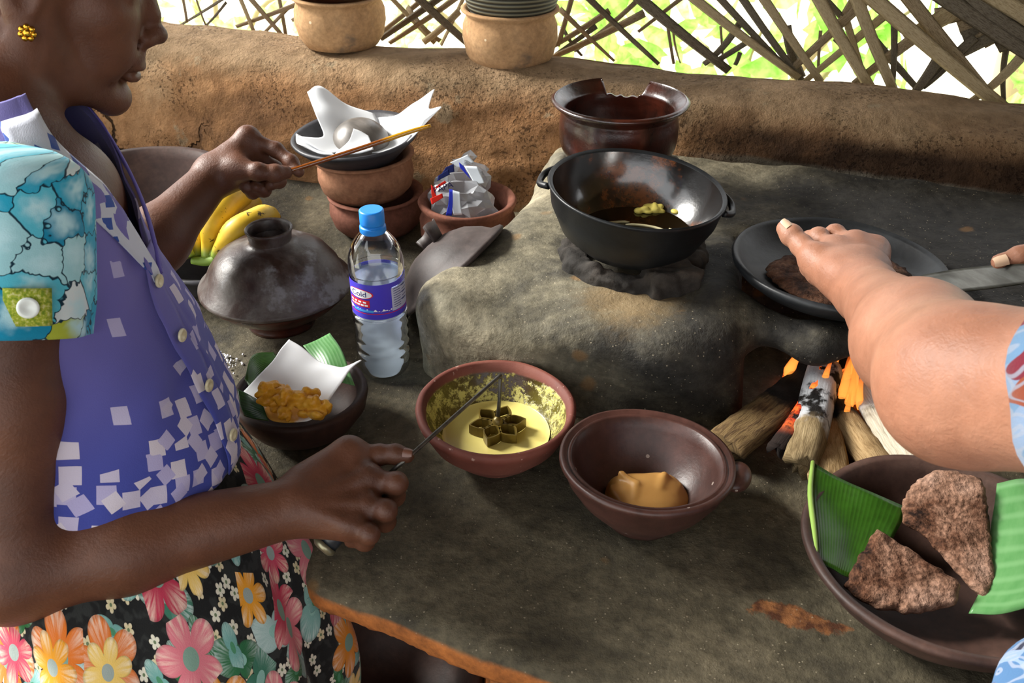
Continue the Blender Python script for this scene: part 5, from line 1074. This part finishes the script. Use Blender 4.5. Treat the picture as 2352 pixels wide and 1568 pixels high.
# legs and feet under the skirt
S = SDF((-.60, .40, -.01), (-.10, .90, .98), .012)
for sx_ in (-1, 1):
    h = np.array([-.39-.02*sx_, .69+.055*sx_, .88]); kn = np.array([-.37-.025*sx_, .63+.07*sx_, .47]); an = np.array([-.39-.03*sx_, .62+.075*sx_, .07])
    S.cap(h, kn, .070, .052, .03); S.cap(kn, an, .055, .036, .03); S.cap(an-np.array([.03, .01, .045]), an+np.array([.13, .04, -.05]), .03, .026, .03)
V2, f2 = S.mesh(); f2 = f2+len(V)
woman = empty('person', (-.40, .70, 0), 'person in violet blouse and floral skirt dipping a rosette iron in batter', 'person')
world_obj('body', np.vstack([V, V2]), np.vstack([f, f2]), MT['skin_dark'], woman)
def Hw(p): return HO+HR@np.array(p)*HS
# hair drawn back over the skull into a bun
S = SDF((-.68, .68, 1.16), (-.28, 1.05, 1.50), .004)
S.ell(Hw((-.008, 0, .056)), (.090, .074, .081), 0, HR); S.ell(Hw((-.10, 0, .02)), (.035, .04, .04), .02, HR)
S.ell(Hw((.085, 0, -.01)), (.075, .10, .085), .006, HR, True)
for sd in (1, -1): S.ell(Hw((.0, sd*.085, -.005)), (.028, .03, .045), .006, HR, True)
S.ell(Hw((-.01, 0, -.10)), (.08, .09, .075), .01, HR, True)
V, f = S.mesh(); hair = world_obj('hair', V, f, MT['hair'], woman)
# earring: small gold flower; mole; fingernails
er = empty('e', (0, 0, 0), None, None); bpy.data.objects.remove(er)
ec = Hw((.001, -.0825, -.031)); parts = [(lathe([(0, -.002), (.0042, -.0015), (.0045, .001), (.003, .003), (0, .0035)], 14))]
V0, f0 = parts[0]; Rx = np.array(Matrix.Rotation(pi/2, 3, 'X')); allp = [(V0@Rx.T*.9+ec, f0)]
for k in range(7): a = k*2*pi/7; allp.append((V0@Rx.T*.62+ec+HR@np.array([.0048*math.cos(a), 0, .0048*math.sin(a)]), f0))
V, f = join(allp); o = world_obj('earring', V, f, MT['gold'], woman); o['label'] = 'gold flower ear stud'
def nail(c, d, up, L, W, mat, parent):
    d = d/np.linalg.norm(d); s = np.cross(d, up); s /= np.linalg.norm(s); n = np.cross(s, d); V = []
    for i in range(6):
        for j in range(6):
            u, v = i/5*2-1, j/5*2-1; w_ = W*(1-.25*max(0, u)**2); V.append(c+d*u*L+s*v*w_-n*(v*v*W*.45)-n*max(0, abs(u)-.8)*.001)
    world_obj('fingernail', V, grid_faces(6, 6), mat, parent)
def upn(v): v = np.asarray(v, float); return v/np.linalg.norm(v)
tipd = PD(934, 1046, .895)-PD(908, 1043, .897); nail(PD(937, 1046, .8935)+np.array([0, -.003, .0068]), tipd, upn([0, -.45, .9]), .0045, .0045, MT['nail'], woman)
nail(PD(650, 395, 1.185)+np.array([0, -.008, .004]), PD(656, 396, 1.185)-PD(632, 398, 1.178), upn([0, -.9, .4]), .006, .005, MT['nail'], woman)

# --- blouse: open-fronted shell around a leaning spine
fw = np.array([math.cos(TH), math.sin(TH)]); lf = np.array([-math.sin(TH), math.cos(TH)])
rings = spline([  # z, cx, cy, front, back, side
 (.955, -.392, .706, .132, .115, .140), (.985, -.394, .712, .133, .115, .137), (1.04, -.405, .730, .121, .112, .133), (1.11, -.425, .750, .110, .108, .131), (1.165, -.440, .770, .100, .10, .138), (1.21, -.449, .783, .086, .090, .150), (1.242, -.452, .790, .068, .076, .128), (1.26, -.452, .795, .057, .064, .088), (1.270, -.452, .797, .052, .058, .064)], 90)
NA = 150
def FAz(z): return -.40*min(1, max(0, (1.20-z)/.10))
def blouse_pt(z, cx, cy, fr, bk, sd, a, out=0):
    ca, sa = math.cos(a), math.sin(a); r = (fr if ca > 0 else bk)+out
    ex = .9; q = fw*(abs(ca)**ex*math.copysign(1, ca))*r+lf*(abs(sa)**ex*math.copysign(1, sa))*(sd+out); return np.array([cx+q[0], cy+q[1], z])
V = np.zeros((90, NA, 3)); uv = np.zeros((90, NA, 2))
for i in range(90):
    z, cx, cy, fr, bk, sd = rings[i]; op = .02+.62*max(0, (z-1.125)/.135)**.9
    for j in range(NA):
        a = FAz(z)+op+(2*pi-2*op)*j/(NA-1); V[i, j] = blouse_pt(z, cx, cy, fr, bk, sd, a); uv[i, j] = (a*.125, z-.955)
        if j < 4 or j > NA-5: V[i, j, :2] += fw*.003
P_ = V.copy(); rad = V[..., :2]-rings[:, None, 1:3]; rad /= np.linalg.norm(rad, axis=-1, keepdims=True)
# soft folds radiating from the armpit and across the belly
fold = .0035*np.sin((P_[..., 2]*55)+(P_[..., 0]*40))*np.clip((P_[..., 2]-1.03)*8, 0, 1)+wob(P_, .10, 70)*.004+wob(P_*np.array([1, 1, 2]), .05, 71)*.0018
V[..., :2] += rad*fold[..., None]
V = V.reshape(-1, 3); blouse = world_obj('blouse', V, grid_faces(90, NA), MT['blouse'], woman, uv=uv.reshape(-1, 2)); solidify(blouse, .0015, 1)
# front placket with buttons
def fpt(z, off=0.0, out=.004):
    k = [np.interp(z, rings[:, 0], rings[:, q]) for q in range(1, 6)]; return blouse_pt(z, *k, off, out)
V, uvp = [], []
for i, z in enumerate(np.linspace(.955, 1.14, 40)):
    for j, a in enumerate(np.linspace(FAz(z)-.17, FAz(z)+.05, 6)): V.append(fpt(z, a, .0045+.001*math.sin(i*.7))); uvp.append((a*.125, z-.955))
solidify(world_obj('placket', V, grid_faces(40, 6), MT['blouse'], blouse, uv=uvp), .0012)
for z in (.985, 1.03, 1.075, 1.118):
    c = fpt(z, FAz(z)-.075, .0075); n = c-fpt(z, FAz(z)-.075, -.02); n /= np.linalg.norm(n); t1 = np.cross(n, (0, 0, 1)); t1 /= np.linalg.norm(t1); t2 = np.cross(n, t1)
    V0, f0 = lathe([(0, .0002), (.0022, .0004), (.003, .0014), (.0056, .0018), (.0062, .0008), (.006, -.0006), (0, -.0006)][::-1], 20)
    world_obj('button', c+V0[:, 0:1]*t1+V0[:, 1:2]*t2+V0[:, 2:3]*n, f0, MT['button'], blouse)
# lapels / facing along the neckline: near side flower print, far side violet
def lapel(side, mat, w0, w1, name):
    V, uvq = [], []
    for i, z in enumerate(np.linspace(1.118, 1.2615, 30)):
        k = [np.interp(z, rings[:, 0], rings[:, q]) for q in range(1, 6)]; op = .02+.62*max(0, (z-1.125)/.135)**.9
        for j in range(6):
            a = FAz(z)+side*(op+(w0+(w1-w0)*i/29)*j/5-.02); V.append(blouse_pt(z, *k, a, .0055+.0015*math.sin(j*1.2))); uvq.append((a*.1, z))
    solidify(world_obj(name, V, grid_faces(30, 6), mat, blouse, uv=uvq), .0012)
lapel(-1, MT['collar'], .10, .55, 'collar_facing'); lapel(1, MT['violet'], .10, .45, 'collar_facing')
# sleeves
def sleeve(a0, a1, r0, r1, mat, name, drop=.0):
    a0, a1 = np.array(a0), np.array(a1); ax = (a1-a0)/np.linalg.norm(a1-a0); s = np.cross(ax, (0, 0, 1)); s = np.cross(ax, (1, 0, 0)) if np.linalg.norm(s) < .1 else s; s /= np.linalg.norm(s); u = np.cross(s, ax)
    V, uvs = [], []; n, m = 30, 48
    for i in range(n):
        t = i/(n-1); rr = r0+(r1-r0)*t; rr = rr*math.sqrt(max(0, 1-(max(0, .28-t)/.28)**2.6)) if t < .28 else rr
        for j in range(m):
            a = 2*pi*j/m; w_ = 1+.05*math.sin(3*a+1)*t+.03*math.sin(7*a)*t; V.append(a0-ax*.062+(a1-a0+ax*.062)*t+(s*math.cos(a)+u*math.sin(a))*rr*w_); uvs.append((a*rr*1.0, t*.16))
    o = world_obj(name, V, grid_faces(n, m, False, True), mat, woman, uv=uvs); solidify(o, .0014); return o
aE = SHR+(ELR-SHR)*.29; slv = sleeve(SHR+np.array([0, .006, .0]), aE, .060, .066, MT['sleeve'], 'sleeve'); aL = SHL+(ELL-SHL)*.42; sleeve(SHL, aL, .056, .058, MT['sleeve'], 'sleeve')
# sleeve tab with a white button
def arm_pt(t, ang, r):
    ax = (ELR-SHR)/np.linalg.norm(ELR-SHR); s = np.cross(ax, (0, 0, 1)); s /= np.linalg.norm(s); u = np.cross(s, ax); return SHR+np.array([0, .006, 0])+(aE-SHR)*t+(s*math.cos(ang)+u*math.sin(ang))*r
tabc = PD(40, 714, .66)
ax_ = (ELR-SHR)/np.linalg.norm(ELR-SHR); vw = ray(40, 714); vw /= np.linalg.norm(vw); sd_ = np.cross(ax_, vw); sd_ /= np.linalg.norm(sd_); nn = np.cross(sd_, ax_); nn = nn if nn.dot(vw) < 0 else -nn
sd_ = sd_ if sd_[0] > 0 else -sd_; cA = SHR+(aE-SHR)*.66+nn*.0685+sd_*.014; best = cA
V = [cA+sd_*x_+ax_*y_-nn*(x_*x_/.12) for x_ in np.linspace(-.016, .016, 6) for y_ in np.linspace(-.014, .014, 5)]
solidify(world_obj('sleeve_tab', V, grid_faces(6, 5), MT['tab'], slv, uv=[(i/30, j/30) for i in range(6) for j in range(5)]), .0012)
V0, f0 = lathe([(0, .0006), (.003, .0008), (.0055, .0022), (.0075, .002), (.0078, .0008), (.0072, -.0006), (0, -.0006)][::-1], 22)
world_obj('button', cA+nn*.002+V0[:, 0:1]*sd_+V0[:, 1:2]*ax_+V0[:, 2:3]*nn, f0, MT['button_white'], slv)
# --- skirt with hanging folds
sk = spline([(.975, -.392, .708, .112, .115), (.93, -.380, .690, .135, .125), (.88, -.365, .665, .150, .140), (.82, -.352, .640, .165, .158), (.72, -.345, .615, .180, .18), (.55, -.37, .60, .185, .20), (.28, -.39, .60, .20, .22), (.10, -.40, .60, .21, .23)], 110)
V = np.zeros((110, 220, 3)); uv = np.zeros((110, 220, 2)); a = np.linspace(0, 2*pi, 220)
for i in range(110):
    z, cx, cy, ra, rb_ = sk[i]; k = min(1, (.975-z)/.22)
    w_ = 1+k*(.045*np.sin(a*7+.8+z*2)+.03*np.sin(a*12+2+z*3)+.016*np.sin(a*21+z*5))
    q = np.outer(np.cos(a)*ra*w_, fw)+np.outer(np.sin(a)*rb_*w_, lf); V[i, :, 0] = cx+q[:, 0]; V[i, :, 1] = cy+q[:, 1]; V[i, :, 2] = z
    uv[i, :, 0] = a*.19; uv[i, :, 1] = z
solidify(world_obj('skirt', V.reshape(-1, 3), grid_faces(110, 220), MT['skirt'], woman, uv=uv.reshape(-1, 2)), .0015)
# --- skewer held in the far hand
V, f = tube([PD(625, 404, 1.188), PD(676, 389, 1.19), PD(830, 340, 1.20), PD(940, 303, 1.205), PD(990, 288, 1.208)], [.0028, .0030, .0032, .0032, .0022], 8, 24)
b = NB('oiled_skewer'); o_ = b.coord(); xx = b.sep(o_)[0]; b.set(col=b.mix(b.sm(b.math('ADD', xx, b.math('MULTIPLY', b.noise(o_, 60, 3), .02)), .045, .06), '#7a3f12', '#c08a1c'), rough=.15, spec=.6, coat=.6)
based('wooden_skewer', V, f, b.m, 'thin oily brown wooden skewer held up in front of the black bowl', 'skewer')
V, f = lathe([(0, -.001), (.0022, -.0006), (.0024, .0006), (0, .0016)], 12); mc = PD(253, 96, .86); world_obj('mole', V*.9+Hw((.078, -.052, -.018)), f, MT['hair'], woman)
# ------------------------------------------------------------------ the second cook at the griddle (mostly outside the frame)
SH2 = np.array([.44, .30, 1.285]); EL2 = PD(2208, 884, .655); WR2 = PD(1992, 672, .955)
S = SDF((.20, .02, .80), (.86, 1.16, 1.52), .0032)
S.ell((.56, .24, 1.05), (.15, .105, .24), 0); S.cap((.44, .26, 1.27), (.70, .26, 1.27), .06, .06, .05); S.cap((.57, .25, 1.25), (.57, .28, 1.38), .055, .05, .03)
e1 = EL2*.5+SH2*.5; S.cap(SH2, e1, .060, .056, .03); S.cap(e1, EL2, .056, .050, .03)
md = EL2*.62+WR2*.38; S.cap(EL2, md, .050, .046, .03); S.cap(md, WR2, .046, .0285, .025)
m3 = [PD(1868, 598, 1.02), PD(1912, 580, 1.04), PD(1962, 568, 1.05), PD(2008, 580, 1.05)]
fingers(S, WR2, m3, [([m3[0], PD(1842, 564, 1.035), PD(1818, 540, 1.045), PD(1802, 525, 1.05)], .0122),
                     ([m3[1], PD(1880, 546, 1.065), PD(1862, 552, 1.09), PD(1850, 575, 1.10)], .0118),
                     ([m3[2], PD(1918, 538, 1.075), PD(1900, 548, 1.10), PD(1890, 575, 1.11)], .0114),
                     ([m3[3], PD(1985, 562, 1.085), PD(1970, 575, 1.105), PD(1960, 595, 1.11)], .0100),
                     ([PD(1925, 650, .99), PD(1880, 625, 1.02), PD(1862, 612, 1.04), PD(1852, 605, 1.05)], .0115)], palm=.0145, k=.005)
S.cap(WR2, PD(1905, 615, 1.02), .025, .017, .02)
for m in m3: S.ell(m+np.array([0, 0, .005]), (.0145,)*3, .010)
# left arm reaching round to the spatula
SL, EL, WL = np.array([.70, .30, 1.27]), np.array([.735, .52, 1.09]), PD(2520, 560, .885)
S.cap(SL, EL, .056, .048, .03); S.cap(EL, WL, .046, .029, .03)
m4 = [PD(2440, 562, .90), PD(2450, 588, .888), PD(2462, 610, .878), PD(2475, 630, .868)]
fingers(S, WL, m4, [([m4[0], PD(2385, 575, .91), PD(2342, 590, .915), PD(2296, 602, .918)], .0108),
                    ([m4[1], PD(2405, 618, .88), PD(2420, 640, .89), PD(2445, 640, .90)], .0105),
                    ([m4[2], PD(2425, 640, .87), PD(2438, 655, .88), PD(2460, 650, .89)], .0100),
                    ([m4[3], PD(2450, 655, .86), PD(2462, 664, .87), PD(2480, 658, .88)], .0090),
                    ([PD(2500, 555, .90), PD(2450, 575, .93), PD(2410, 590, .935), PD(2380, 600, .93)], .0110)], palm=.0145)
head(S, np.array([.575, .30, 1.47]), frame(math.radians(95), math.radians(25)), .98, np.array([.57, .27, 1.33])) if False else None
V, f = S.mesh()
S = SDF((.38, .08, 1.28), (.78, .55, 1.66), .005); head(S, np.array([.565, .32, 1.475]), frame(math.radians(100), math.radians(28)), .98, np.array([.57, .26, 1.32])); V2, f2 = S.mesh(); f2 = f2+len(V)
S = SDF((.34, .02, -.01), (.80, .50, .95), .013)
for sx_ in (-1, 1):
    S.cap((.57+.08*sx_, .23, .90), (.57+.08*sx_, .27, .47), .09, .06, .03); S.cap((.57+.08*sx_, .27, .47), (.57+.085*sx_, .22, .06), .058, .038, .03); S.cap((.57+.085*sx_, .20, .03), (.57+.095*sx_, .35, .025), .032, .026, .03)
V3, f3 = S.mesh(); f3 = f3+len(V)+len(V2)
cook = empty('person', (.57, .24, 0), 'person in a swirl-patterned dress pressing flatbread on the griddle', 'person')
world_obj('body', np.vstack([V, V2, V3]), np.vstack([f, f2, f3]), MT['skin_light'], cook)
HR2 = frame(math.radians(100), math.radians(28)); HO2 = np.array([.565, .32, 1.475])
S = SDF((.36, .05, 1.28), (.80, .6, 1.70), .006); S.ell(HO2+HR2@np.array([-.008, 0, .056])*.98, np.array((.099, .081, .089)), 0, HR2); S.ell(HO2+HR2@np.array([-.105, 0, .0]), (.04, .045, .05), .02, HR2)
S.ell(HO2+HR2@np.array([.085, 0, -.01]), (.075, .10, .085), .006, HR2, True); S.ell(HO2+HR2@np.array([-.01, 0, -.10]), (.08, .09, .072), .01, HR2, True)
V, f = S.mesh(); world_obj('hair', V, f, MT['hair'], cook)
nail(PD(1803, 522, 1.047)+np.array([0, -.004, .0085]), PD(1805, 526, 1.05)-PD(1818, 538, 1.045), upn([0, -.3, .95]), .006, .0055, MT['nail_light'], cook)
nail(PD(2292, 603, .9165)+np.array([-.001, -.006, .006]), PD(2296, 602, .918)-PD(2342, 590, .915), upn([0, -.6, .8]), .0065, .0055, MT['nail_light'], cook)
# dress
dr = spline([(1.325, .57, .26, .055, .075), (1.31, .57, .26, .085, .13), (1.27, .57, .255, .10, .165), (1.18, .565, .25, .125, .165), (1.08, .555, .255, .135, .175), (1.0, .475, .290, .183, .198), (.95, .475, .285, .183, .20), (.80, .55, .24, .150, .19), (.4, .56, .23, .20, .23), (.12, .56, .23, .22, .25)], 90)
V = np.zeros((90, 120, 3)); uv = np.zeros((90, 120, 2)); a = np.linspace(0, 2*pi, 120)
for i in range(90):
    z, cx, cy, ry, rx = dr[i]; w_ = 1+.03*np.sin(a*6+z*9)*min(1, (1.34-z)*2)+.018*np.sin(a*13+z*4)*min(1, (1.34-z)*2)
    V[i, :, 0] = cx+np.cos(a)*rx*w_; V[i, :, 1] = cy+np.sin(a)*ry*w_; V[i, :, 2] = z; uv[i, :, 0] = a*.17; uv[i, :, 1] = z
solidify(world_obj('dress', V.reshape(-1, 3), grid_faces(90, 120), MT['dress'], cook, uv=uv.reshape(-1, 2)), .0015)
def sleeve2(a0, a1, r0, r1):
    a0, a1 = np.array(a0), np.array(a1); ax = (a1-a0)/np.linalg.norm(a1-a0); s = np.cross(ax, (0, 0, 1)); s /= np.linalg.norm(s); u = np.cross(s, ax); V, uvs = [], []
    for i in range(26):
        t = i/25; rr = r0+(r1-r0)*t; rr = rr*math.sqrt(max(0, 1-(max(0, .28-t)/.28)**2.6)) if t < .28 else rr
        for j in range(48): q = 2*pi*j/48; w_ = 1+.05*math.sin(3*q+1)*t+.03*math.sin(8*q)*t; V.append(a0-ax*.085+(a1-a0+ax*.085)*t+(s*math.cos(q)+u*math.sin(q))*rr*w_); uvs.append((q*rr, t*.2))
    solidify(world_obj('sleeve', V, grid_faces(26, 48, False, True), MT['dress'], cook, uv=uvs), .0015)
sleeve2(SH2, SH2+(EL2-SH2)*.72, .078, .068); sleeve2(SL, SL+(EL-SL)*.6, .076, .068)
